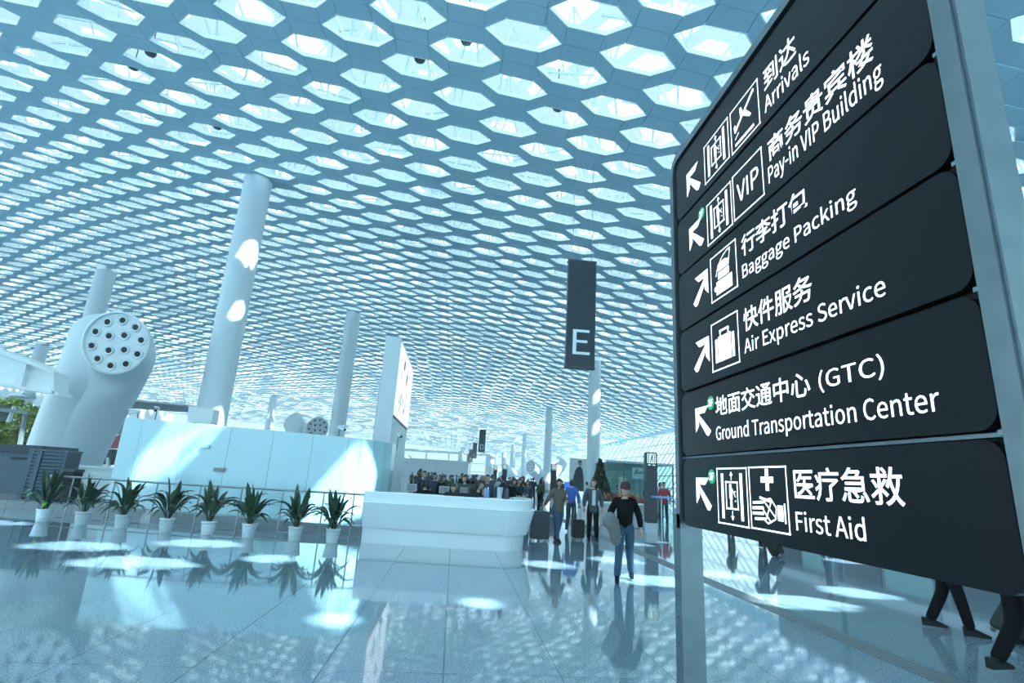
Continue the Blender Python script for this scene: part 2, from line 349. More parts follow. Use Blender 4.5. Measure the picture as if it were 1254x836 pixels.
# panels and skylight frames that can be told apart
for (i, j, x, y) in near:
    z0 = roof(x, y); D = .035; g = .010
    p = MB()
    def slab(poly):
        cx_ = sum(a for a, b in poly)/len(poly); cy_ = sum(b for a, b in poly)/len(poly)
        q = []
        for a, b in poly:
            dx, dy = cx_-a, cy_-b; l = math.hypot(dx, dy); q.append((a + dx/l*g*1.3, b + dy/l*g*1.3))
        lo = [(a, b, roof(x+a, y+b) - z0 - D) for a, b in q]; hi = [(a, b, roof(x+a, y+b) - z0 - .001) for a, b in q]; n = len(q)
        p.add(lo + hi, [tuple(range(n))] + [(k, k+n, (k+1) % n + n, (k+1) % n) for k in range(n)])
    H, O = HOLE, OUT
    slab([H[0], O[0], O[1], H[1]]); slab([H[1], O[1], O[2], H[2]]); slab([H[2], O[2], O[3], H[3]])
    slab([H[3], O[3], O[4], H[4]]); slab([H[4], O[4], O[5], H[5]]); slab([H[5], O[5], O[0], H[0]])
    pn = p.build('ceiling_panel', 'ceiling_white', ceiling, (x, y, z0))
    s = MB()
    vh = [(a, b, roof(x+a, y+b) - z0 - D) for a, b in HOLE]
    vi = [(a*.975, b*.95, c) for a, b, c in vh]
    vt = [(a*.99, b*.97, c + .16) for a, b, c in vh]
    s.add(vh + vi + vt, [(k, (k+1) % 6, (k+1) % 6 + 6, k + 6) for k in range(6)] + [(k+6, (k+1) % 6 + 6, (k+1) % 6 + 12, k + 12) for k in range(6)])
    top = (random.uniform(-.25, .25), random.uniform(-.3, .3), 2.45)
    for k in random.sample(range(6), 3):
        a, b = OUT[k]; s.tube([top, (a, b, roof(x+a, y+b) - z0 + .12)], .042, 4, None, False)
    if random.random() < .5:
        s.tube([(-1.1, random.uniform(-.8, .8), 1.1), (1.1, random.uniform(-.8, .8), 1.25)], .05, 4, None, False)
    s.build('skylight_frame', 'truss_white', pn, (0, 0, 0))
# outer weather skin: translucent, with diffusing panes and clear ones placed to let the sun straight in
spots = [(-4.4,9.16,0,.85),(-1.9,7.09,0,.22),(-7.3,11.48,0,.75),(-4.68,12.81,0,.7),(-2.13,10.41,0,.4),(2.9,12.99,0,.5),(.28,8.35,0,.22),(3.07,9.79,0,.7),(.88,11.66,0,.45),(5.84,8.31,0,.75),(6.11,11.5,0,.5),(8.07,9.84,0,.55),
         (-8.4,16.3,2.0,1),(-3.9,15.3,1.4,.8),(-7.4,5.9,0,.5),(-10.6,13.2,0,.8),(5.6,15.6,0,.5),(9.5,14.5,0,.5)]
for p_, f_ in (((309,275), .5), ((297,320), .5), ((278,375), .3), ((266,495), .8)): spots.append((*at(*p_, 25.9), f_))
for p_ in ((92,385),): spots.append((*at(*p_, 26.0), .6))
for p_ in ((740,480),(738,520)): spots.append((*at(*p_, 51.8), .4))
for p_ in ((470,470),(468,500)): spots.append((*at(*p_, 86), .5))
for p_ in ((690,540),(676,590)): spots.append((*at(*p_, 84), .5))
OH = 2.74
clear = {}; dirn = Vector((-SUNT.x, -SUNT.y, 1))
cellpos = [(i, j, x, y) for i, j, x, y in cells if y < 110]
for sx_, sy_, sz_, fz_ in spots:
    z = 14
    for _ in range(5): hx, hy = sx_ + dirn.x*(z - sz_), sy_ + dirn.y*(z - sz_); z = roof(hx, hy)
    c = min(cellpos, key=lambda c: (c[2]-hx)**2 + (c[3]-hy)**2)
    ox, oy = c[2] + dirn.x*OH, c[3] + dirn.y*OH
    clear[(c[0] + 1, c[1])] = fz_
skin = MB(); pane = MB(); cpane = MB(); ribs = MB()
OC = []
for i in range(-70, 28):
    for j in range(-78, 160):
        x, y = cell(i, j)
        if x > 44 or x < -112 or y < -17 or y > 216: continue  # skin runs past the facade, an unseen overhang added to block sun
        if x < -1.15 * y - 28 and x < -26: continue
        OC.append((i, j, x, y))
for (i, j, x, y) in OC:
    o = [(x+a, y+b, roof(x+a, y+b) + OH) for a, b in OUT]; s = .72
    if (i, j) in clear:
        f_ = clear[(i, j)]
        inn = [(x+a*f_, y+b*f_, roof(x+a*f_, y+b*f_) + OH) for a, b in OUT]
        skin.add(o + inn, [(k, (k+1) % 6, (k+1) % 6 + 6, k + 6) for k in range(6)]); cpane.add(inn, [tuple(range(6))])
    elif y > 66 and random.random() < min(.5, (y-66)/75):  # clear panes added so sunlight brightens the far floor and ceiling
        cpane.add(o, [tuple(range(6))])
    elif random.random() < .62:
        sh = random.uniform(-.1, .1)
        inn = [(x+a*s+sh, y+b*s, roof(x+a*s, y+b*s) + OH) for a, b in OUT]
        skin.add(o + inn, [(k, (k+1) % 6, (k+1) % 6 + 6, k + 6) for k in range(6)]); pane.add(inn, [tuple(range(6))])
    else: skin.add(o, [tuple(range(6))])
tag(skin.build('roof_skin', 'roof_membrane', ceiling), kind='stuff')
tag(pane.build('roof_pane', 'roof_pane', ceiling), kind='stuff')
tag(cpane.build('added_clear_pane', 'clear_pane', ceiling), kind='stuff')
for px, py in ((571, 51), (514, 73), (683, 133), (184, 66), (163, 83), (266, 156)):
    Y = 14
    for _ in range(40):
        p = at(px, py, Y)
        if p.z < roof(p.x, p.y) + .1: Y += .25 if Y < 60 else 0
    b = MB(); b.lathe([(.02, .0), (.16, .02), (.19, .08), (.19, .3), (.03, .32)], 16); b.tube([(0, 0, .3), (0, 0, 1.7)], .02, 5)
    so = b.build('ceiling_speaker', 'speaker_dark', None, (p.x, p.y, p.z - .05))
    tag(so, ['round dark speaker in the skylight above the gap left of the sign', 'dark speaker in the skylight beside and left of the topmost speaker', 'dark speaker in the skylight nearest the big direction sign', 'dark speaker in a skylight high over the white columns at far left', 'dark speaker in the skylight just below another at far left', 'dark speaker in the skylight just above the nearest white column'][((571, 51), (514, 73), (683, 133), (184, 66), (163, 83), (266, 156)).index((px, py))], 'speaker')

# ------------------------------------------------------------------ floor
fl = MB(); fl.add([(-90, -16, -.02), (60, -16, -.02), (60, 1.98, -.02), (-90, 1.98, -.02)], [(0, 1, 2, 3)])
TX0, TX1, TY0, TY1 = .05 - 1.025*16, .05 + 1.025*16, 2.07, 2.07 + 3.04*7
def quad(b, x0, y0, x1, y1, z): b.add([(x0, y0, z), (x1, y0, z), (x1, y1, z), (x0, y1, z)], [(0, 1, 2, 3)])
fl = MB()
fl.m('granite_jointed'); fl.m('joint_dark')
def fq(x0, y0, x1, y1, z, mt): fl.add([(x0, y0, z), (x1, y0, z), (x1, y1, z), (x0, y1, z)], [(0, 1, 2, 3)], mt)
fq(-112, -16, 36, TY0, 0, 'granite_jointed'); fq(-112, TY1, 36, 222, 0, 'granite_jointed'); fq(-112, TY0, TX0, TY1, 0, 'granite_jointed'); fq(TX1, TY0, 36, TY1, 0, 'granite_jointed')
fq(TX0, TY0, TX1, TY1, -.012, 'joint_dark')
fl.add([(-112,-16,-.4),(36,-16,-.4),(36,222,-.4),(-112,222,-.4)], [(0,3,2,1)], 'joint_dark')
floor = fl.build('floor'); tag(floor, kind='structure')
t = MB(); t.box((.003, .003, -.012), (1.022, 3.037, 0)); tile = t.mesh('floor_tile', 'granite'); tile.materials.clear(); tile.materials.append(MAT['granite'])
for a in range(32):
    for b in range(7):
        link('floor_tile', tile, floor, (TX0 + 1.025*a, TY0 + 3.04*b, 0))
g = MB(); g.box((0, 0, 0), (.34, .992, .003))
for k in range(4): g.box((.02 + .08*k, 0, .003), (.07 + .08*k, .992, .006))
gm = g.mesh('drain_plate', 'drain_grey')
for k in range(26): link('drain_plate', gm, floor, (4.72, 1.6 + k*1.0, 0))

# ------------------------------------------------------------------ outer walls
def struct(name, b, mt=None): return tag(b.build(name, mt), kind='structure')
wb = empty('wall_back', kind='structure')
b = MB(); b.add([(-112, -16, 0), (36, -16, 0), (36, -16, 16), (-112, -16, 16)], [(0, 1, 2, 3)]); b.build('facade_glass', 'facade_glass', wb)  # unseen back wall, glazed to light the surfaces facing the camera
b = MB()
for k in range(30): b.box((-112 + 5*k, -16.2, 0), (-111.8 + 5*k, -15.9, 16))
tag(b.build('mullion', 'frame_white', wb), kind='stuff')
b = MB(); b.add([(36.2, -400, -.45), (500, -400, -.45), (500, 600, -.45), (36.2, 600, -.45)], [(0, 1, 2, 3)]); b.add([(-400, -400, -.45), (36.2, -400, -.45), (36.2, -16.2, -.45), (-400, -16.2, -.45)], [(0, 1, 2, 3)]); b.add([(-400, 222.2, -.45), (36.2, 222.2, -.45), (36.2, 900, -.45), (-400, 900, -.45)], [(0, 1, 2, 3)]); struct('ground', b, 'mid_grey')
b = MB(); b.box((-112.4, -16, 0), (-112, 222, 22)); struct('wall_left', b, 'paint_white')
# leaning glass facade on the right
FB, FT, FH = 27.5, 32.5, 10.0
def fac(y, z): return (FB + (FT-FB)*z/FH, y, z)
wl = empty('wall_right', kind='structure')
gl = MB(); gl.add([fac(-16, 0), fac(220, 0), fac(220, FH), fac(-16, FH)], [(0, 1, 2, 3)]); tag(gl.build('facade_glass', 'facade_glass', wl))
mh = MB()
for z in (.05, 1.6, 3.2, 4.8, 6.4, 8.0, 9.9): 
    a, c = fac(-16, z), fac(220, z); mh.tube([a, c], .09, 4)
tag(mh.build('transom', 'truss_white', wl))
y = -14
mm = MB(); mm.tube([fac(0, 0), (fac(0, FH)[0], -4.0, FH)], .10, 4); mm.tube([(fac(0, 0)[0]-.5, .35, 0), (fac(0, FH)[0]-.5, -3.65, FH)], .07, 4)
mul = mm.mesh('mullion', 'truss_white'); mul.materials.clear(); mul.materials.append(MAT['truss_white'])
while y < 220:
    link('mullion', mul, wl, (0, y, 0)); y += 3.2 if y < 120 else 6.4
# skirt of perforated cladding between ceiling edge and facade
b = MB()
for k in range(59):
    ya, yb = -15 + 4*k, -11 + 4*k
    b.add([(30.9, ya, roof(31, ya)), (30.9, yb, roof(31, yb)), (32.6, yb, 9.9), (32.6, ya, 9.9)], [(0, 1, 2, 3)])
struct('trim_1', b, 'ceiling_white')
# far end: tall glass wall
b = MB(); fe = empty('wall_far', (0, 0, 0), kind='structure')
g2 = MB(); g2.add([(-112, 221, 0), (36, 221, 0), (36, 221, 14), (-112, 221, 14)], [(0, 1, 2, 3)]); g2.build('facade_glass', 'facade_glass', fe)
m2 = MB(); m2.box((0, 0, 0), (.5, .5, 13))
m2m = m2.mesh('mullion', 'frame_white')
for k in range(14): link('mullion', m2m, fe, (-84 + k*9.0, 220.3, 0))
m3 = MB()
for z in (3.2, 6.5, 9.9): m3.box((-90, 220.4, z), (36, 220.7, z+.3))
m3.build('transom', 'truss_white', fe)
m3 = MB(); m3.box((-90, 213.5, 10.2), (31, 220.9, 10.6)); m3.build('lintel', 'ceiling_white', fe)

# ------------------------------------------------------------------ columns
def column(x, y, r, label):
    zt = roof(x, y) + .6
    c = empty('round_column', (x, y, 0), 0, label, 'column', 'white columns of the hall')
    b = MB(); b.lathe([(r*1.0, 0), (r, zt*.5), (r*.97, zt - .9)], 40); b.build('shaft', 'column_white', c)
    b = MB(); b.lathe([(r*1.03, 0), (r*1.03, .25), (r*1.0, .27)], 40); b.build('base_ring', 'brushed_steel', c)
    b = MB(); b.lathe([(r*.97, zt - .9), (r*1.0, zt - .88), (r*1.0, zt - .8), (r*.93, zt - .78), (r*.80, zt + .3)], 40); b.build('capital', 'column_white', c)
for x, y, r, lb in ((-11.7, 26.6, .70, 'nearest and tallest white round column, behind the frosted glass partition'),
    (-12.3, 56.4, .80, 'white round column rising behind the middle of the frosted partition'),
    (-12.6, 86.8, .72, 'slim white column just left of the tall advertising box'),
    (-12.6, 118, .72, 'pale column beyond the advertising box, half hidden by it'),
    (13.6, 52.4, .64, 'white column directly under the hanging E sign'),
    (14.5, 84.3, .60, 'white column left of the one under the E sign, above the walking couple'),
    (15.6, 122.7, .52, 'thin white column second to the left of the E sign column'),
    (16.1, 152.7, .58, 'thin white column third to the left of the E sign column'),
    (16.6, 184, .8, 'farthest pale column on the right side by the far glass wall'),
    (-36.4, 53.7, .88, 'white column rising behind the big twin air nozzle tower'),
    (-65.2, 86.9, .89, 'white column far left, left of the twin air nozzle tower'),
    (-42, 124, .8, 'small pale column behind the far air nozzle tower over the partition'),
    (2, 206, 1.0, 'white pillar in the middle of the far glass wall'),
    (13.5, 206, 2.0, 'broad pale pillar right of centre by the far glass wall')):
    column(x, y, r, lb)

# ------------------------------------------------------------------ twin-headed air nozzle towers
def bez(a, b, c, d, t): return a*(1-t)**3 + b*3*t*(1-t)**2 + c*3*t*t*(1-t) + d*t**3
def loft(mb, P0, r0, P1, n1, r1, bulge, seg=36, N=14):
    P0, P1, n1 = Vector(P0), Vector(P1), Vector(n1).normalized()
    rings = []
    for k in range(N+1):
        t = k/N; c = bez(P0, P0 + Vector((0, 0, bulge)), P1 - n1*bulge*.75 - Vector((0, 0, bulge*.25)), P1, t)
        n = Vector((0, 0, 1)).lerp(n1, t**1.6).normalized(); r = r0*(1-t) + r1*t
        u = Vector((0, 1, 0)).cross(n); u = u.normalized() if u.length > .2 else Vector((1, 0, 0)); v = n.cross(u)
        rings.append([c + (u*math.cos(2*PI*q/seg) + v*math.sin(2*PI*q/seg))*r for q in range(seg)])
    vs = [p for r in rings for p in r]
    fs = [(i*seg+q, i*seg+(q+1) % seg, (i+1)*seg+(q+1) % seg, (i+1)*seg+q) for i in range(N) for q in range(seg)]
    mb.add(vs, fs, None, True); return rings[-1], u, v, n1
def nozzle_tower(loc, label, flip=1, sc=1, rz=0):
    root = empty('air_nozzle_tower', loc, rz, label, 'air vent tower', 'air nozzle towers'); root.scale = (sc*flip, sc, sc)
    b = MB(); rg, u, v, n = loft(b, (0, 0, 0), 1.38, (2.25, -2.1, 6.40), (.06, -.96, -.16), 1.40, 3.4); b.build('trunk_arm', 'column_white', root)
    b = MB(); rg2, u2, v2, n2 = loft(b, (-.05, 0, 0), 1.38, (-.35, 1.0, 7.15), (-.55, .75, .55), 1.32, 3.4); b.build('trunk_arm', 'column_white', root)
    b = MB(); c2 = Vector((-.35, 1.0, 7.15)) - n2*.15; b.add([c2 + (p - Vector((-.35, 1.0, 7.15)))*.97 for p in rg2], [tuple(range(36))]); b.build('rear_face', 'mid_grey', root)
    c = Vector((2.25, -2.1, 6.40)); 
    f = MB()
    f.add([c + (p - c)*.93 - n*.12 for p in rg] + list(rg) + [c + (p - c)*.95 + n*.03 for p in rg], [tuple(range(36))] + [(k+36, (k+1) % 36 + 36, (k+1) % 36 + 72, k + 72) for k in range(36)] + [(k+72, (k+1) % 36 + 72, (k+1) % 36, k) for k in range(36)])
    face = f.build('nozzle_face', 'paint_white', root)
    pos = [(1.02*math.cos(2*PI*k/10 + .2), 1.02*math.sin(2*PI*k/10 + .2)) for k in range(10)] + [(.45*math.cos(2*PI*k/4 + .9), .45*math.sin(2*PI*k/4 + .9)) for k in range(4)]
    M = Matrix((u, v, n)).transposed().to_4x4()
    for (a, d) in pos:
        q = c + u*a + v*d - n*.10
        nb = MB(); nb.m('paint_white'); nb.m('nozzle_dark')
        nb.lathe([(.22, 0), (.22, .02), (.19, .05), (.12, -.0)], 18, mt='paint_white', M=M)
        nb.lathe([(.125, .012), (.001, .012)], 18, mt='nozzle_dark', M=M)
        nb.build('nozzle', None, face, q)
    return root
tw = nozzle_tower((-17.45, 26.2, 0), 'large white twin-headed air nozzle tower at left with round face of dark jets')
def tower_copy(src, loc, sc, label, flip=1, rz=0):
    r = copy_tree(src); r.location = loc; r.scale = (sc*flip, sc, sc); r.rotation_euler = (0, 0, rz); r['label'] = label
p = at(360, 540, 75); tower_copy(tw, (p.x, 75, 0), 1.05, 'white air nozzle tower with dark jets peeping over the frosted partition', 1, .45)
lo = None
def low_tower(loc, label):
    root = empty('air_nozzle_tower', loc, 0, label, 'air vent tower', 'low air nozzle towers behind the crowd')
    b = MB(); rg, u, v, n = loft(b, (0, 0, 0), 1.5, (-2.9, -1.6, 3.75), (-.80, -.58, .10), 1.15, 2.2, 24, 10); b.build('trunk_arm', 'column_white', root)
    b = MB(); rg2, *_ = loft(b, (0, 0, 0), 1.5, (2.9, .9, 5.0), (.62, .30, .70), 1.15, 2.4, 24, 10); b.build('trunk_arm', 'column_white', root)
    f = MB(); f.add(list(rg), [tuple(range(24))]); face = f.build('nozzle_face', 'paint_white', root)
    f = MB(); f.add(list(rg2), [tuple(range(24))]); f.build('rear_face', 'mid_grey', root)
    c = Vector((-2.9, -1.6, 3.75)); M = Matrix((u, v, n)).transposed().to_4x4()
    nb = MB(); nb.lathe([(.13, .03), (.001, .03)], 10, M=M); me = nb.mesh('nozzle', 'nozzle_dark'); me.materials.clear(); me.materials.append(MAT['nozzle_dark'])
    for rr, k_, ph in ((.80, 10, .2), (.37, 4, .9)):
        for k in range(k_): a = 2*PI*k/k_ + ph; link('nozzle', me, face, c + u*rr*math.cos(a) + v*rr*math.sin(a))
    return root
p = at(668, 585, 92); lo = low_tower((p.x, 92, 0), 'white air nozzle tower right of the crowd with its jet face turned left')
for px, y, sc, lb, fl_ in ((632, 128, 1, 'middle one of the three white air nozzle towers behind the crowd', 1),
        (610, 165, 1, 'farthest small white air nozzle tower left of two others behind the crowd', 1),
        (511, 100, .8, 'pale air nozzle tower just right of the partition end, nearer one', -1), (521, 140, .8, 'pale air nozzle tower just right of the partition end, farther one', -1)):
    p = at(px, 585, y); tower_copy(lo, (p.x, y, 0), sc, lb, fl_)

# ------------------------------------------------------------------ frosted glass partition on a stone plinth
mat('frosted_glass', (.46, .68, .74), .16, noise=.02, nscale=1.2, coat=.5)
part = empty('glass_partition', (-6, 15.6, 0), 0, 'milky frosted glass partition wall with a curved right end behind the potted plants', 'partition')
def W(x): return 16.75 - (x + 9.9) * .245
wx = [-9.75, -9.15, -7.75, -6.38, -5.10, -3.95, -2.95]
def ztop(x): return 2.74 - (x + 9.75) * .038
tops = [(x, W(x)) for x in wx] 
cxa, cya, ra = -2.95, W(-2.95) + 1.5, 1.5
arc = [(-2.95 + 1.15*math.sin(a), W(-2.95) + 1.6*(1-math.cos(a)) - .2*math.sin(a)) for a in [PI/2*k/5 for k in range(1, 6)]]
def gpanel(a, b_, name='glass_panel', T=.03):
    a = Vector(a); b_ = Vector(b_); d = (b_-a).normalized(); n = Vector((-d.y, d.x)); a2, b2 = a + d*.006, b_ - d*.006
    mb = MB(); q = [a2, b2, b2 + n*T, a2 + n*T]; z0 = .245
    zz = [ztop(a.x), ztop(b_.x), ztop(b_.x), ztop(a.x)]
    mb.add([(p.x+6, p.y-15.6, z0) for p in q] + [(p.x+6, p.y-15.6, z) for p, z in zip(q, zz)], [(0,3,2,1), (4,5,6,7), (0,1,5,4), (1,2,6,5), (2,3,7,6), (3,0,4,7)])
    return mb.build(name, 'frosted_glass', part)
for k in range(len(tops)-1): gpanel(tops[k], tops[k+1])
for k in range(5): gpanel((tops[-1] if k == 0 else arc[k-1]), arc[k], 'curved_glass_panel')
gpanel((-9.75, 22.5), tops[0]); 
b = MB(); b.box((-.16, -.03, -.05), (.16, .0, .05)); b.lathe([(.02, 0), (.03, .03)], 10)
p = (-6.5, W(-6.5)); b.build('door_lock', 'mid_grey', part, (p[0]+6, p[1]-15.6-.03, 1.42), -.24)
b = MB(); b.box((-.13, -.012, -.055), (.13, 0, .055)); pl_ = b.build('door_plate', 'plate_blue', part, (-7.05+6, W(-7.05)-15.6-.02, 2.02), -.24)
b = MB(); b.box((-.09, -.016, -.012), (.09, -.012, .012)); b.build('print_bar', 'letter_white', pl_)
# stone plinth in pieces
pl = empty('stone_plinth', (-6, 15, 0), 0, 'low grey stone plinth running under the glass partition', 'plinth')
for k in range(12):
    xa, xb = -14.6 + k*1.04, -14.6 + (k+1)*1.04 - .012
    ya, yb = W(xa) - .35, W(xb) - .35
    dp = 5.2 if xb < -4 else 3.2; mb = MB(); q = [(xa, ya), (xb, yb), (xb, yb + dp), (xa, ya + dp)]
    mb.prism([(a+6, c-15) for a, c in q], .001, .24); mb.build('plinth_block', 'grey_stone', pl)
# railing
def railing(name, pts, label, n_end=0, hz=1.06):
    r = empty(name, (pts[0][0], pts[0][1], 0), 0, label, 'railing'); o = Vector((pts[0][0], pts[0][1], 0))
    P = [Vector((a, c, 0)) for a, c in pts]
    b = MB(); b.tube([p - o + Vector((0, 0, hz)) for p in P], .024, 8); b.build('handrail', 'rail_steel', r)
    b = MB(); b.tube([p - o + Vector((0, 0, .10)) for p in P], .014, 6); b.build('bottom_rail', 'rail_steel', r)
    pm = MB(); pm.tube([(0, 0, 0), (0, 0, hz)], .018, 6); pm.lathe([(.045, .002), (.045, .012), (.02, .014)], 10); me = pm.mesh('post', 'rail_steel'); me.materials.clear(); me.materials.append(MAT['rail_steel'])
    for a, c in zip(P[:-1], P[1:]):
        L = (c-a).length; n = max(1, round(L / 1.0))
        for k in range(n): link('post', me, r, a.lerp(c, k/n) - o)
    link('post', me, r, P[-1] - o)
    for k in range(n_end): link('post', me, r, P[-1].lerp(P[-2], (k+1)*.25/(P[-1]-P[-2]).length) - o)
    return r
railing('railing', [(-10.0, 14.75), (-9.3, 14.50), (-6.0, 13.82), (-2.12, 13.70)], 'long steel railing behind the row of potted plants', 2)
railing('railing', [(-12.6, 12.4), (-10.75, 13.1)], 'short steel railing at the left edge of the hall', 2)

# ------------------------------------------------------------------ potted plants
def leaf_mesh(name, L, droop, wmax, lift, m='leaf_green'):
    b = MB(); N = 9; vs = []
    for k in range(N+1):
        t = k/N; x = L*(t*.55 + .1*t*t)*(1 if droop < .5 else 1.15); z = L*(lift*t - droop*t*t*t)
        stem = .25
        wd = .007 if t < stem else wmax*math.sin(PI*min(1, (t-stem)/(1-stem)*.93 + .07))**.8
        if k == N: wd = .001
        vs += [(x, -wd, z + wd*.35), (x, 0, z), (x, wd, z + wd*.35)]
    fs = []
    for k in range(N):
        for q in (0, 1): fs.append((k*3+q, (k+1)*3+q, (k+1)*3+q+1, k*3+q+1))
    n = len(vs); vs2 = vs + [(a, c, z-.004) for a, c, z in vs]
    fs2 = fs + [tuple(i+n for i in f[::-1]) for f in fs]
    b.add(vs2, fs2, None, True); me = b.mesh(name, m); me.materials.clear(); me.materials.append(MAT[m]); return me
LV = [leaf_mesh('leaf', .66, .25, .058, .95), leaf_mesh('leaf', .78, .55, .062, .90), leaf_mesh('leaf', .62, .60, .055, .85), leaf_mesh('leaf', .56, .78, .052, .80), leaf_mesh('leaf', .70, .10, .055, 1.05)]
LG = leaf_mesh('leaf', .55, .75, .05, .7, 'leaf_light')
pot = MB(); pot.m('pot_white'); pot.lathe([(.001, .0), (.120, 0), (.125, .01), (.158, .27), (.168, .275), (.170, .305), (.158, .31), (.153, .28)], 28, mt='pot_white')
for z in (.10, .15, .20): pot.lathe([(.124 + z*.12, z), (.131 + z*.12, z+.012), (.127 + z*.12, z+.024)], 28, mt='pot_white')
potm = pot.mesh('pot'); sl = MB(); sl.lathe([(.001, .285), (.155, .28)], 20); slm = sl.mesh('soil', 'soil')
slm.materials.clear(); slm.materials.append(MAT['soil'])
plb = [(-9.69,14.45),(-8.69,14.25),(-7.65,14.0),(-6.5,13.68),(-5.5,13.50),(-4.57,13.42),(-3.49,13.25),(-2.64,13.2)]
plb = [(a, c - .06) for a, c in plb]
ords = ['leftmost potted plant of the row, with one pale yellow-green leaf', 'potted plant second from the left in the row, with a leaf hanging to the floor', 'potted plant third from the left along the railing', 'potted plant fourth from the left, with a light green young leaf', 'potted plant fifth from the left, fourth from the white counter', 'potted plant sixth from the left, third from the white counter', 'broad potted plant second from the white counter', 'potted plant nearest the white counter at the right end of the row']
for k, (x, y) in enumerate(plb):
    rnd = random.Random(k+3)
    r = empty('potted_plant', (x, y, 0), rnd.uniform(0, 6), ords[k], 'potted plant', 'potted plants along the railing')
    link('pot', potm, r, (0, 0, 0)); link('soil', slm, r, (0, 0, 0))
    for q in range(30):
        a = q*2.4 + rnd.uniform(-.3, .3); ring = q/30
        me = LV[rnd.choice([0, 4, 1])] if ring < .45 else LV[rnd.choice([1, 2, 3, 1])]
        if (k in (0, 3) and q == 20): me = LG
        s = rnd.uniform(.92, 1.18)
        o = link('leaf', me, r, (.045*math.cos(a), .045*math.sin(a), .285 + rnd.uniform(0, .10)*(1-ring)), rot=(rnd.uniform(-.25, .25), -.55*(1-ring)+rnd.uniform(-.12, .12) if ring < .45 else rnd.uniform(-.35, -.02), a)); o.scale = (s, s, s)

# ------------------------------------------------------------------ white counter
cnt = empty('service_counter', (0, 13, 0), 0, 'long glossy white service counter with stepped front and rounded right end', 'counter')
path = [(-2.05, 13.08), (-1.2, 12.99), (0, 12.84), (1.15, 12.70)]
cc = (1.20, 13.55); R0 = .86
for k in range(1, 9): a = -PI/2 + PI/2*k/8; path.append((cc[0] + R0*math.cos(a), cc[1] + R0*math.sin(a)))
path += [(2.10, 14.2), (2.14, 14.7)]
def offset(path, d):
    out = []
    for i, p in enumerate(path):
        a = Vector(path[max(i-1, 0)]); c = Vector(path[min(i+1, len(path)-1)]); t = (c-a).normalized(); n = Vector((t.y, -t.x))
        out.append(Vector(p) + n*d)
    return out
def sweep(name, prof, mt, parent, o=(0, 13)):
    b = MB(); n = len(prof); rows = [offset(path, d) for d, z in prof]
    vs = [(rows[j][i].x - o[0], rows[j][i].y - o[1], prof[j][1]) for i in range(len(path)) for j in range(n)]
    fs = [(i*n+j, i*n+(j+1) % n, (i+1)*n+(j+1) % n, (i+1)*n+j) for i in range(len(path)-1) for j in range(n)]
    fs += [tuple(range(n)), tuple(range((len(path)-1)*n, len(path)*n))[::-1]]
    b.add(vs, fs); return b.build(name, mt, parent)
sweep('counter_base', [(-.26, .001), (-.24, .36), (-.6, .36), (-.6, .001)], 'gloss_white', cnt)
sweep('counter_body', [(-.17, .361), (0, .925), (-.02, .94), (-.55, .94), (-.55, .361)], 'gloss_white', cnt)
sweep('counter_top', [(-.07, .941), (-.06, 1.15), (-.08, 1.17), (-.55, 1.17), (-.55, .941)], 'gloss_white', cnt)
sweep('work_surface', [(-.56, .72), (-.56, .76), (-1.1, .76), (-1.1, .72)], 'paint_white', cnt)

# ------------------------------------------------------------------ things on and behind the counter
def thing_mesh(name, mb, loc, rz, label, cat, group=None, mt=None): return tag(mb.build(name, mt, None, loc, rz), label, cat, group)
def ctop(px, d=.30):      # a point on the counter top under that image column
    best = None
    P = offset(path, -d)
    for i in range(len(P)-1):
        for t in range(20):
            p = P[i].lerp(P[i+1], t/20); c = Vector((p.x, p.y, 1.17-EYE)); z = RT.z*c.z + FW.z*c.y + UP.z*c.z if False else None
            v = Vector((RT.x*c.x + FW.x*c.y + UP.x*c.z, RT.y*c.x + FW.y*c.y + UP.y*c.z, RT.z*c.x + FW.z*c.y + UP.z*c.z))
            e = abs(v.x/v.z*FPX + 627 - px)
            if best is None or e < best[0]: best = (e, p.x, p.y)
    return best[1], best[2], 1.171
def bottle(px, h, r, m, label):
    r_ = empty('bottle', ctop(px), 0, label, 'bottle', 'bottles on the white counter')
    b = MB(); b.lathe([(.001, 0), (r, 0), (r, h*.7), (r*.45, h*.85), (r*.4, h*.9), (.001, h*.9)], 14); b.build('body', m, r_)
    b = MB(); b.lathe([(r*.48, h*.9), (r*.48, h), (.001, h)], 12); b.build('cap', 'cup_white', r_)
bottle(598, .24, .035, 'bottle_blue', 'blue bottle standing on the white counter'); bottle(592.5, .22, .028, 'bottle_pink', 'pale pink bottle left of the blue bottle on the counter')
b = MB(); b.lathe([(.001, 0), (.05, 0), (.075, .26), (.08, .26), (.074, .255), (.045, .01), (.001, .01)], 18); thing_mesh('paper_cup', b, ctop(612), 0, 'white tapering cup on the right part of the counter', 'cup', mt='cup_white')
b = MB(); b.lathe([(.001, 0), (.075, 0), (.075, .02), (.055, .05), (.05, .22), (.035, .25), (.001, .25)], 16); thing_mesh('grey_cylinder', b, ctop(620), 0, 'dark grey cylindrical device at the right end of the counter', 'device', mt='dark_grey')  # plain dark grey tube on the counter, not a lamp
b = MB(); b.box((-.17, -.12, 0), (.17, .12, .02)); b.box((-.15, -.10, .02), (.16, .11, .035)); thing_mesh('paper_stack', b, ctop(634), .3, 'low stack of white papers on the rounded counter end', 'papers', mt='pale_cloth')
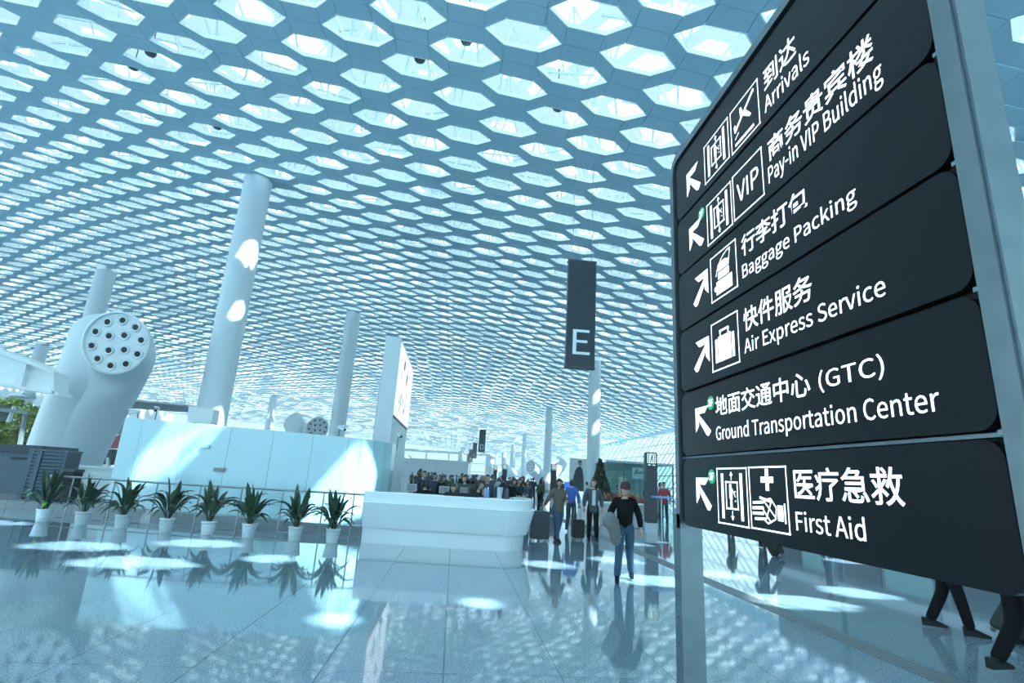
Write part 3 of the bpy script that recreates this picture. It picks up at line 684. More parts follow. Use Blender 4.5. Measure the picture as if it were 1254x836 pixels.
def monitor(x, y, z, w_, h_, m, rz, label, back=True):
    r = empty('monitor', (x, y, z), rz, label, 'monitor', 'monitors at the desks')
    b = MB(); b.box((-w_/2, -.02, .10), (w_/2, .02, .10+h_)); b.build('housing', m, r)
    b = MB(); b.box((-w_/2+.02, -.024, .12), (w_/2-.02, -.0201, .08+h_)); b.build('rear_panel', 'screen_grey', r)
    b = MB(); b.box((-.02, -.015, .0), (.02, .015, .12)); b.box((-.11, -.08, 0), (.11, .08, .012)); b.build('stand', 'mid_grey', r)
def desk(x0, x1, y, d, label, m='paint_white', h=.76):
    r = empty('desk', ((x0+x1)/2, y, 0), 0, label, 'desk', 'desks behind the counter'); w_ = (x1-x0)/2
    b = MB(); b.box((-w_, -d/2, h-.04), (w_, d/2, h)); b.build('desk_top', m, r)
    b = MB(); b.box((-w_+.02, -d/2+.02, .001), (w_-.02, -d/2+.05, h-.04)); b.build('front_panel', m, r)
    for sx_ in (-w_+.03, w_-.06):
        b = MB(); b.box((sx_, -d/2+.05, .001), (sx_+.03, d/2, h-.04)); b.build('side_panel', m, r)
desk(-1.75, -.1, 17.0, .9, 'white desk behind the left half of the counter', h=1.0)
desk(-.05, 1.15, 17.0, .9, 'white desk behind the middle of the counter', h=1.0)
p = at(544, 598, 16.75); monitor(p.x, 16.75, 1.0, .30, .20, 'pale_cloth', 0, 'cream monitor back on the left desk behind the counter')
p = at(568, 597, 16.85); monitor(p.x, 16.85, 1.0, .24, .20, 'screen_grey', .1, 'grey monitor in the middle of the staff desks')
p = at(595, 597, 16.75); monitor(p.x, 16.75, 1.0, .20, .20, 'mid_grey', 0, 'small grey monitor behind the bottles')
p = at(504, 596, 16.8); monitor(p.x, 16.8, 1.0, .30, .22, 'pale_cloth', .1, 'white monitor at the left end behind the counter')
b = MB(); b.box((-.42, -.15, .0), (.42, .15, .05)); b.box((-.38, -.1, .05), (.38, .12, .075)); x, y, z = ctop(564, .40); thing_mesh('keyboard_tray', b, (x, y, z), -.1, 'flat black equipment tray lying on the counter edge', 'tray', mt='black_plastic')
b = MB(); 
for k in range(5): b.box((-.16 + k*.065, -.05, 0), (-.11 + k*.065, .05, .10))
p = at(576, 600, 15.2); thing_mesh('binder_row', b, (p.x, 16.60, 1.001), 0, 'row of small red folders on the middle desk', 'folders', mt='red_cloth')

# ------------------------------------------------------------------ direction sign (plane x = 1.2, faces the aisle)
SX = 1.2; YA, YB = 2.77, 1.055
sg = empty('direction_sign', (SX, 1.9, 0), 0, 'big black airport direction sign with white Chinese and English lines on steel posts', 'sign')
def rrect(y0, y1, z0, z1, r, n=5):
    pts = []
    for cy_, cz_, a0 in ((y1-r, z1-r, 0), (y0+r, z1-r, PI/2), (y0+r, z0+r, PI), (y1-r, z0+r, 1.5*PI)):
        for k in range(n+1): a = a0 + PI/2*k/n; pts.append((cy_ + r*math.cos(a), cz_ + r*math.sin(a)))
    return pts
def plate(name, y0, y1, z0, z1, r, xf, xb, m, parent, edge=None):
    pts = rrect(y0, y1, z0, z1, r); n = len(pts); b = MB(); b.m(m)
    o = parent_off(parent)
    b.add([(xf-o[0], y-o[1], z-o[2]) for y, z in pts] + [(xb-o[0], y-o[1], z-o[2]) for y, z in pts], [tuple(range(n)), tuple(range(n, 2*n))[::-1]] + [(k, k+n, (k+1) % n+n, (k+1) % n) for k in range(n)], m)
    return b.build(name, None, parent)
def parent_off(p):
    o = Vector((0, 0, 0))
    while p: o += p.location; p = p.parent
    return o
rows = [(3.180, 3.56), (2.836, 3.164), (2.500, 2.824), (2.158, 2.488), (1.818, 2.142), (1.468, 1.798)]
panels = []
for z0, z1 in rows: panels.append(plate('sign_panel', 1.062, 2.752, z0, z1, .05, SX, SX+.05, 'sign_black', sg))
plate('backing_board', 1.03, 2.80, 1.50, 3.58, .03, SX+.03, SX+.075, 'sign_gap', sg)
def sbox(name, lo, hi, m): 
    b = MB(); b.box([lo[i]-parent_off(sg)[i] for i in range(3)], [hi[i]-parent_off(sg)[i] for i in range(3)]); return b.build(name, m, sg)
for z in (1.803,): sbox('divider_bar', (SX+.012, 1.04, z), (SX+.03, 2.79, z+.010), 'brushed_steel')
for z0, z1 in rows[1:5]:
    sbox('fixing_clip', (SX+.005, 1.03, z0-.012), (SX+.03, 1.075, z0+.0), 'mid_grey')
# frame: far post, curved top rail, near post
b = MB(); o = parent_off(sg)
b.box((SX-.012-o[0], 2.775-o[1], 0.001), (SX+.105-o[0], 2.86-o[1], 1.52)); b.build('post', 'brushed_steel', sg)
fr = [(2.800, 1.45), (2.800, 3.46)] + [(2.70 + .10*math.cos(a), 3.50 + .10*math.sin(a)) for a in [PI/2*k/6 for k in range(7)]] + [(1.0, 3.60)]
b = MB()
for i in range(len(fr)-1):
    pass
vs = []
for i, (y, z) in enumerate(fr):
    a = Vector(fr[max(i-1, 0)]); c = Vector(fr[min(i+1, len(fr)-1)]); t_ = (c-a).normalized(); n_ = Vector((t_.y, -t_.x))
    for dx, dn in ((-.012, -.022), (-.012, .022), (.06, .022), (.06, -.022)):
        vs.append((SX + dx - o[0], y + n_.x*dn - o[1], z + n_.y*dn))
fs = []
for i in range(len(fr)-1):
    for j in range(4): fs.append((i*4+j, i*4+(j+1) % 4, (i+1)*4+(j+1) % 4, (i+1)*4+j))
fs += [(0, 1, 2, 3), tuple((len(fr)-1)*4 + k for k in (3, 2, 1, 0))]
b.add(vs, fs); b.build('frame_tube', 'brushed_steel', sg)
b = MB(); b.box((SX-.02-o[0], .987-o[1], .001), (SX+.075-o[0], 1.042-o[1], 3.62)); b.box((SX-.012-o[0], .978-o[1], .001), (SX+.07-o[0], .987-o[1], 3.62)); b.build('post', 'brushed_steel', sg)
for z in (1.02, 1.12, .9):
    b = MB(); b.lathe([(.006, 0), (.001, .002)], 8, M=Matrix.Rotation(-PI/2, 4, 'Y')); q = b.build('screw', 'sign_gap', sg); q.location = (SX-.013-o[0], 2.82-o[1], z)

FONT = None
try:
    import os
    FONT = bpy.data.fonts.load(os.path.join(bpy.utils.system_resource('DATAFILES'), 'fonts', 'Noto Sans CJK Regular.woff2'))
except Exception: FONT = None
def letters(txt, u0, u1, z0, z1, par, m='sign_light', plane='sign', name='lettering', bold=.0, face=None, cap=None):
    cu = bpy.data.curves.new('lettering', 'FONT'); cu.body = txt
    if FONT and txt.isascii(): cu.font = FONT
    cu = cu; cu.size = 1; cu.offset = bold; cu.resolution_u = 3; cu.extrude = 0
    ob = bpy.data.objects.new('lettering', cu); col.objects.link(ob)
    dg = bpy.context.evaluated_depsgraph_get(); me = bpy.data.meshes.new_from_object(ob.evaluated_get(dg)); bpy.data.objects.remove(ob)
    if cap:
        c2 = bpy.data.curves.new('h', 'FONT'); c2.body = 'H'; c2.size = 1; c2.font = cu.font; o2 = bpy.data.objects.new('h', c2); col.objects.link(o2)
        m2_ = bpy.data.meshes.new_from_object(o2.evaluated_get(bpy.context.evaluated_depsgraph_get())); cap = max(v.co.y for v in m2_.vertices); bpy.data.objects.remove(o2)
    xs = [v.co.x for v in me.vertices]; ys = [v.co.y for v in me.vertices]
    xa, xb = min(xs), max(xs); ya, yb = (min(ys), max(ys)) if cap is None else (0, cap)
    o_ = parent_off(par)
    for v in me.vertices:
        a = (v.co.x - xa)/(xb - xa)*(u1-u0) + u0; c = (v.co.y - ya)/(yb - ya)*(z1-z0) + z0
        P_ = face(a, c); v.co = (P_[0]-o_[0], P_[1]-o_[1], P_[2]-o_[2])
    me.materials.clear(); me.materials.append(MAT[m]); return link(name, me, par)
SF = lambda u, z: (SX - .0015, 2.77 - u, z)
def sm_poly(pts, par, m='sign_light', name='symbol', F=SF):
    o_ = parent_off(par); b = MB(); b.add([[F(*p)[i] - o_[i] for i in range(3)] for p in pts], [tuple(range(len(pts)))]); return b, par, m, name
def symbol(polys, par, m='sign_light', name='symbol', F=SF):
    o_ = parent_off(par); b = MB()
    for pts in polys: b.add([[F(*p)[i] - o_[i] for i in range(3)] for p in pts], [tuple(range(len(pts)))])
    return b.build(name, m, par)
def rc(u0, z0, u1, z1): return [(u0, z0), (u1, z0), (u1, z1), (u0, z1)]
def line(a, c, w_):
    a, c = Vector(a), Vector(c); t_ = (c-a).normalized(); n_ = Vector((-t_.y, t_.x))*w_/2
    return [tuple(a-n_), tuple(c-n_), tuple(c+n_), tuple(a+n_)]
def circ(u, z, r, n=14, ry=None): return [(u + r*math.cos(2*PI*k/n), z + (ry or r)*math.sin(2*PI*k/n)) for k in range(n)]
def frame(u0, z0, u1, z1, w_=.006): return [rc(u0, z0, u1, z0+w_), rc(u0, z1-w_, u1, z1), rc(u0, z0, u0+w_, z1), rc(u1-w_, z0, u1, z1)]
def arrow(u0, z0, u1, z1, up_left=True):
    # solid arrow: shaft and angled head inside the box
    fl_ = (lambda a: u0 + (u1-u0)*a) if up_left else (lambda a: u1 - (u1-u0)*a)
    g_ = lambda c: z0 + (z1-z0)*c
    P_ = lambda L: [(fl_(a), g_(c)) for a, c in L]
    return [P_([(0, 1), (.86, 1), (.62, .78), (.22, .78)]), P_([(0, 1), (.22, .78), (.22, .38), (0, .15)]), P_([(.10, .90), (.26, .74), (1, .13), (.85, -.02) ]), P_([(.10,.9),(.85,-.02),(.72,.0),(.16,.62)])]
def lift(u0, z0, u1, z1):
    W_, H_ = u1-u0, z1-z0; f = lambda a, c: (u0 + a*W_, z0 + c*H_)
    P = frame(u0, z0, u1, z1)
    P += [[f(.15, .10), f(.23, .10), f(.23, .90), f(.15, .90)], [f(.77, .10), f(.85, .10), f(.85, .90), f(.77, .90)]]
    for q in frame(*f(.30, .27), *f(.70, .76), .007): P.append(q)
    P += [circ(*f(.46, .68), .010), [f(.42, .46), f(.52, .46), f(.52, .64), f(.42, .64)], [f(.44, .31), f(.47, .31), f(.47, .47), f(.44, .47)], [f(.48, .31), f(.51, .31), f(.51, .47), f(.48, .47)], line(f(.51, .62), f(.60, .52), .006)]
    P += [line(f(.5, .78), f(.5, .92), .005), [f(.45, .86), f(.5, .93), f(.55, .86)], line(f(.5, .10), f(.5, .25), .005), [f(.45, .16), f(.5, .08), f(.55, .16)]]
    for c in (.42, .5, .58): P.append(circ(*f(.61, c), .004, 6))
    return P
CAP = .72
def txt(s_, u0, u1, z0, z1, par, cjk=False): letters(s_, u0, u1, z0, z1, par, bold=.001 if not cjk else .009, face=SF, cap=None if cjk else .73)
P1, P2, P3, P4, P5, P6 = panels
txt('到达', .952, 1.172, 3.325, 3.435, P1, True); txt('Arrivals', .945, 1.238, 3.226, 3.299, P1)
symbol(arrow(.165, 3.238, .335, 3.408), P1, name='arrow'); symbol(lift(.385, 3.212, .643, 3.440), P1, name='lift_symbol')
PL = frame(.665, 3.205, .908, 3.438)
PL += [line((.70, 3.305), (.86, 3.405), .014), [(.70, 3.30), (.722, 3.312), (.705, 3.345), (.694, 3.335)], [(.775, 3.345), (.80, 3.36), (.845, 3.305), (.83, 3.30)], [(.755, 3.345), (.78, 3.36), (.765, 3.40), (.75, 3.40)], circ(.866, 3.408, .009), line((.70, 3.235), (.86, 3.235), .014), line((.70, 3.265), (.735, 3.285), .006)]
symbol(PL, P1, name='landing_plane_symbol')
txt('商务贵宾楼', .947, 1.520, 2.985, 3.090, P2, True); txt('Pay-in VIP Building', .937, 1.540, 2.892, 2.965, P2)
symbol(arrow(.178, 2.900, .350, 3.058), P2, name='arrow'); symbol(lift(.390, 2.856, .640, 3.086), P2, name='lift_symbol'); symbol(frame(.655, 2.862, .902, 3.094), P2, name='symbol_frame')
txt('VIP', .690, .868, 2.935, 3.028, P2)
def dot(u, z, par): symbol([circ(u, z, .036, 20, .033)], par, 'sign_green', 'green_dot', lambda a, c: (SX-.0010, 2.77-a, c)); letters('2F', u-.022, u+.022, z-.015, z+.016, par, bold=.01, face=lambda a, c: (SX-.0022, 2.77-a, c), cap=.73)
dot(.330, 3.075, P2)
txt('行李打包', .702, 1.156, 2.662, 2.762, P3, True); txt('Baggage Packing', .698, 1.384, 2.564, 2.624, P3)
symbol(arrow(.205, 2.585, .376, 2.742, False), P3, name='arrow')
PL = frame(.406, 2.542, .656, 2.778) + [rc(.46, 2.566, .61, 2.632), rc(.48, 2.640, .585, 2.675), rc(.48, 2.682, .585, 2.715), rc(.505, 2.715, .56, 2.724), circ(.452, 2.60, .013)]
for k in range(6):
    a0, a1 = PI*.5 + PI*.42*k/6, PI*.5 + PI*.42*(k+1)/6; c = (.60, 2.63); PL.append(line((c[0]+.145*math.cos(a0), c[1]+.13*math.sin(a0)), (c[0]+.145*math.cos(a1), c[1]+.13*math.sin(a1)), .006))
PL.append(line((.600, 2.76), (.585, 2.70), .005))
symbol(PL, P3, name='wrapped_bags_symbol')
txt('快件服务', .685, 1.141, 2.318, 2.422, P4, True); txt('Air Express Service', .680, 1.450, 2.226, 2.287, P4)
symbol(arrow(.190, 2.235, .362, 2.390, False), P4, name='arrow')
PL = frame(.388, 2.197, .640, 2.436) + [rc(.425, 2.235, .447, 2.350), rc(.454, 2.235, .572, 2.357), rc(.580, 2.235, .602, 2.350), rc(.470, 2.357, .480, 2.385), rc(.545, 2.357, .555, 2.385), rc(.470, 2.378, .555, 2.388)]
symbol(PL, P4, name='suitcase_symbol')
txt('地面交通中心', .402, 1.085, 1.985, 2.078, P5, True); txt('(GTC)', 1.13, 1.410, 2.000, 2.056, P5)
txt('Ground Transportation Center', .397, 1.570, 1.876, 1.937, P5)
symbol(arrow(.188, 1.905, .350, 2.048), P5, name='arrow'); dot(.354, 2.056, P5)
txt('医疗急救', .954, 1.426, 1.636, 1.742, P6, True); txt('First Aid', .950, 1.272, 1.533, 1.594, P6)
symbol(arrow(.172, 1.560, .330, 1.706), P6, name='arrow'); symbol(lift(.388, 1.510, .645, 1.750), P6, name='lift_symbol')
dot(.337, 1.712, P6)
PL = frame(.660, 1.512, .914, 1.752) + [rc(.745, 1.690, .830, 1.713), rc(.777, 1.660, .799, 1.743)]
PL += [line((.680, 1.612), (.760, 1.618), .010), line((.675, 1.592), (.755, 1.596), .011), line((.675, 1.572), (.755, 1.575), .011), line((.690, 1.552), (.765, 1.556), .010), line((.730, 1.634), (.800, 1.622), .010)]
PL += [line((.755, 1.625), (.805, 1.632), .006), line((.805, 1.632), (.838, 1.600), .006), line((.838, 1.600), (.832, 1.560), .006), line((.832, 1.560), (.780, 1.540), .006), line((.780, 1.540), (.750, 1.555), .006), line((.755, 1.625), (.830, 1.565), .006), line((.765, 1.550), (.810, 1.625), .006), line((.750, 1.590), (.800, 1.545), .006), rc(.845, 1.555, .880, 1.610), rc(.886, 1.548, .895, 1.618)]
symbol(PL, P6, name='bandaged_hand_symbol')

# ------------------------------------------------------------------ hanging letter banners
def banner(px0, py0, px1, py1, Y, ch, label):
    a = at(px0, py0, Y); c = at(px1, py1, Y); xm = (a.x + c.x)/2; wd = c.x - a.x; zt, zb = a.z, c.z
    r = empty('hanging_banner', (xm, Y, zb), 0, label, 'sign', 'lettered signs hanging down the hall'); h_ = zt - zb
    b = MB(); b.box((-wd/2, -.12, 0), (wd/2, .12, h_)); b.build('board', 'banner_dark', r)
    b = MB(); b.box((-wd/2-.02, -.13, -.05), (wd/2+.02, .13, .0)); b.box((-wd/2-.02, -.13, h_), (wd/2+.02, .13, h_+.05)); b.build('edge_trim', 'dark_grey', r)
    letters(ch, xm - wd*.28, xm + wd*.32, zb + h_*.11, zb + h_*.34, r, 'letter_white', bold=.0, face=lambda u, z: (u, Y-.122, z))
    for s_ in (-.35, .35):
        b = MB(); b.tube([(wd*s_, 0, h_), (wd*s_, 0, roof(xm, Y) - zb)], .012, 5); b.build('suspension_cable', 'rail_steel', r)
banner(696, 320, 727, 451, 18, 'E', 'large dark hanging board with the letter E')
banner(587.5, 526, 593.5, 553.5, 86, 'D', 'small distant dark hanging board with the letter D')
banner(579.3, 541.8, 583.3, 561, 123, 'C', 'tiny far hanging board with the letter C left of the D')
banner(574.8, 550, 578.6, 565.5, 157, 'B', 'tiny far hanging board just left of the C board')
banner(572, 556, 575, 568, 198, 'A', 'farthest and lowest tiny dark hanging board of the row')

# ------------------------------------------------------------------ tall advertising light box
bb = empty('advertising_box', (-2.55, 21.4, 0), 0, 'tall white double-sided advertising light box behind the partition end', 'advertising box')
b = MB(); b.box((-.30, -2.6, .001), (.26, 3.2, 6.35)); b.build('case', 'column_white', bb)
b = MB(); b.box((.262, -2.45, 3.6), (.285, 3.05, 6.2)); pf = b.build('light_panel', 'light_box', bb)
b = MB(); b.box((.262, -2.45, 3.50), (.287, 3.05, 3.55)); b.build('bottom_line', 'print_red', bb)
b = MB(); rnd = random.Random(5)
for k in range(16):
    y_ = rnd.uniform(-1.6, 1.4); z_ = 3.7 + 1.9*rnd.random(); h_ = rnd.uniform(.15, .5); b.box((.286, y_, z_), (.289, y_ + rnd.uniform(.1, .35), z_ + h_))
tag(b.build('printed_picture', 'print_tan', bb), kind='stuff')

# ------------------------------------------------------------------ exit totems
def totem(x, y, w_, h_, label, z0=.35):
    r = empty('exit_totem', (x, y, 0), 0, label, 'totem sign', 'dark exit totems')
    b = MB(); b.box((-w_/2+.01, -.10, .001), (w_/2-.01, .10, z0)); b.build('pedestal', 'column_white', r)
    pts = rrect(-w_/2, w_/2, z0, h_, .05); b = MB(); n = len(pts)
    b.add([(p_[0], -.12, p_[1]) for p_ in pts] + [(p_[0], .12, p_[1]) for p_ in pts], [tuple(range(n))[::-1], tuple(range(n, 2*n))] + [(k, (k+1) % n, (k+1) % n+n, k+n) for k in range(n)]); b.build('body', 'banner_dark', r)
    F = lambda u, z: (x + u, y - .1225, z); s_ = w_
    zc = h_ - s_*.52
    bk = symbol([rc(-s_*.38, zc - s_*.40, s_*.38, zc + s_*.40)], r, 'pictogram', 'lit_pictogram_plate', F)
    F2 = lambda u, z: (x + u, y - .1245, z); q = s_*.98
    P = [rc(-.33*q, zc-.38*q, -.24*q, zc+.36*q), rc(-.33*q, zc+.28*q, -.10*q, zc+.36*q), rc(.24*q, zc-.38*q, .33*q, zc+.36*q), rc(.12*q, zc+.28*q, .33*q, zc+.36*q)]
    P += [circ(.04*q, zc+.28*q, .07*q, 10), [(-.04*q, zc-.05*q), (.09*q, zc-.02*q), (.11*q, zc+.22*q), (-.02*q, zc+.22*q)], line((.0, zc-.02*q), (-.14*q, zc-.36*q), .10*q), line((.05*q, zc-.02*q), (.14*q, zc-.16*q), .09*q), line((.14*q, zc-.16*q), (.08*q, zc-.38*q), .08*q), line((-.01*q, zc+.18*q), (-.17*q, zc+.10*q), .045*q), line((.09*q, zc+.18*q), (.20*q, zc+.04*q), .045*q), line((-.02*q, zc+.02*q), (-.20*q, zc-.10*q), .04*q)]
    symbol(P, r, 'banner_dark', 'running_figure', F2)
    za = zc - s_*.56
    P = [[(-.34*s_, za), (-.22*s_, za+.06*s_), (-.22*s_, za-.06*s_)], rc(-.22*s_, za-.025*s_, -.08*s_, za+.025*s_), [(.34*s_, za), (.22*s_, za-.06*s_), (.22*s_, za+.06*s_)], rc(.08*s_, za-.025*s_, .22*s_, za+.025*s_)]
    symbol(P, r, 'pictogram', 'arrows', F)
    return r
totem(7.43, 20.0, .44, 2.92, 'tall dark exit totem with a lit running-figure pictogram, right of the walking man')
totem(7.75, 42, .44, 2.95, 'smaller distant exit totem behind the walker in the olive coat')

# ------------------------------------------------------------------ figures
def head_mesh(b, c, yaw=0, pitch=0, m='skin'):
    M = Matrix.Translation(c) @ Matrix.Rotation(yaw, 4, 'Z') @ Matrix.Rotation(pitch, 4, 'X'); seg, rings = 16, 12; vs = []; fs = []
    for i in range(rings+1):
        th = PI*i/rings; z = math.cos(th)
        for k in range(seg):
            a = 2*PI*k/seg; r = math.sin(th); x = .078*r*math.cos(a); y = .098*r*math.sin(a); zz = .120*z
            if z < 0: x *= 1 + .28*z; y *= 1 + .10*z                                   # jaw
            if y < 0:
                if -.45 < z < .15 and abs(x) < .016: y -= .022*(1 - abs(z+.18)/.35)           # nose
                if .02 < z < .30 and .018 < abs(x) < .05: y += .010                          # eye sockets
                if -.62 < z < -.45 and abs(x) < .03: y -= .006
            vs.append(M @ Vector((x, y, zz)))
    for i in range(rings):
        for k in range(seg): fs.append((i*seg+k, (i+1)*seg+k, (i+1)*seg+(k+1) % seg, i*seg+(k+1) % seg))
    b.add(vs, fs, m, True)
    for s_ in (-1, 1):
        ear = [M @ Vector(p) for p in ((s_*.074, .0, .015), (s_*.092, .012, .03), (s_*.090, .018, -.005), (s_*.076, .004, -.03), (s_*.072, .02, 0))]
        b.add(ear, [(0, 1, 2, 3), (0, 4, 1), (1, 4, 2), (2, 4, 3)], m)
        e = [M @ Vector((s_*.030 + .011*math.cos(a), -.089, .012 + .006*math.sin(a))) for a in [PI*k/3 for k in range(6)]]
        b.add(e, [tuple(range(6))[::-1]], 'hair_black')
    return M
def hair_mesh(M, style):
    b = MB(); seg, rings = 16, 8; vs = []; fs = []
    for i in range(rings+1):
        for k in range(seg):
            a = 2*PI*k/seg; fr = math.sin(a); lim = (.50 if fr < -.3 else (.62 if abs(fr) <= .3 else .72))*PI if style != 'long' else (.42 if fr < -.35 else .78)*PI
            if style == 'short' and fr < -.3: lim = .36*PI
            th = lim*i/rings; r = math.sin(th)
            x = .086*r*math.cos(a); y = .107*r*math.sin(a) + .004; z = .128*math.cos(th) + .006
            if style == 'long' and th > .6*PI: x *= 1.15; z -= .06*(th/PI-.6)*8
            vs.append(M @ Vector((x, y, z)))
    for i in range(rings):
        for k in range(seg): fs.append((i*seg+k, (i+1)*seg+k, (i+1)*seg+(k+1) % seg, i*seg+(k+1) % seg))
    b.add(vs, fs, None, True); return b
def skin_surf(nodes, name, m, squash=None, sub=1):
    # nodes: list of (position, radius, parent index)
    bm = bmesh.new(); L = bm.verts.layers.skin.verify(); V = []
    for k, (p_, r, par) in enumerate(nodes):
        v = bm.verts.new(p_); V.append(v)
        if par is not None: bm.edges.new((V[par], v))
    for v, (p_, r, par) in zip(V, nodes):
        v[L].radius = (r, r); v[L].use_root = (par is None)
    me = bpy.data.meshes.new(name); bm.to_mesh(me); bm.free()
    ob = bpy.data.objects.new(name, me); col.objects.link(ob)
    sk = ob.modifiers.new('skin', 'SKIN'); sk.use_smooth_shade = True
    sb = ob.modifiers.new('sub', 'SUBSURF'); sb.levels = sub; sb.render_levels = sub
    dg = bpy.context.evaluated_depsgraph_get(); out = bpy.data.meshes.new_from_object(ob.evaluated_get(dg)); bpy.data.objects.remove(ob)
    out.name = name
    if squash:
        for v in out.vertices:
            if v.co.z > squash: 
                y = v.co.y; v.co.y = y*.74 if abs(y) < .2 else y - math.copysign(.052, y)
    out.materials.clear(); out.materials.append(MAT[m]); return out
def hand(b, wrist, direc, side, curl=.5, m='skin'):
    d = Vector(direc).normalized(); up = Vector((0, -1, 0)) if abs(d.y) < .8 else Vector((0, 0, 1)); n = d.cross(up).normalized(); pl_ = n.cross(d).normalized()
    w0 = Vector(wrist); pc = w0 + d*.05
    b.tube([w0 - d*.01, w0 + d*.03, w0 + d*.07, w0 + d*.088], [.024, .034, .037, .022], 8, m)
    for k in range(4):
        o_ = w0 + d*.082 + n*(.026 - .0175*k)*1; L = (.07, .078, .073, .058)[k]
        b.tube([o_, o_ + d*L*.45 + pl_*curl*.012, o_ + d*L*(.95 - curl*.4) + pl_*curl*.05], [.0095, .0085, .006], 6, m)
    o_ = w0 + d*.03 + n*.030; b.tube([o_, o_ + n*.024 + d*.03, o_ + n*.028 + d*.062 + pl_*.012], [.011, .010, .007], 6, m)
POSES = {
 'stand': dict(kn=((-.10, -.02, .50), (.10, -.02, .50)), an=((-.11, .02, .09), (.12, .01, .09)), el=((-.25, .03, 1.13), (.25, .03, 1.13)), wr=((-.26, -.06, .89), (.26, -.06, .89))),
 'stride': dict(kn=((-.09, -.16, .52), (.09, .02, .49)), an=((-.10, -.26, .10), (.10, .33, .16)), el=((-.26, .10, 1.14), (.26, -.04, 1.14)), wr=((-.28, .06, .90), (.27, -.16, .93))),
 'carry': dict(kn=((-.11, -.12, .50), (.09, .04, .49)), an=((-.15, -.20, .09), (.13, .16, .12)), el=((-.28, .02, 1.15), (.27, .06, 1.13)), wr=((-.20, -.24, 1.08), (.29, -.02, .89))),
 'pull': dict(kn=((-.09, -.10, .51), (.09, .03, .49)), an=((-.10, -.18, .09), (.10, .22, .11)), el=((-.29, .10, 1.14), (.24, -.02, 1.13)), wr=((-.36, .22, .93), (.16, -.22, 1.10))),
 'lean': dict(kn=((-.10, -.03, .50), (.10, -.03, .50)), an=((-.11, .02, .09), (.12, .02, .09)), el=((-.26, -.16, 1.16), (.26, -.16, 1.16)), wr=((-.20, -.40, 1.10), (.20, -.40, 1.10))),
 'sit': dict(kn=((-.13, -.46, .60), (.13, -.46, .60)), an=((-.13, -.48, .12), (.13, -.46, .12)), el=((-.27, -.10, .88), (.27, -.10, .88)), wr=((-.16, -.38, .84), (.16, -.38, .84))),
}
pkey = {}
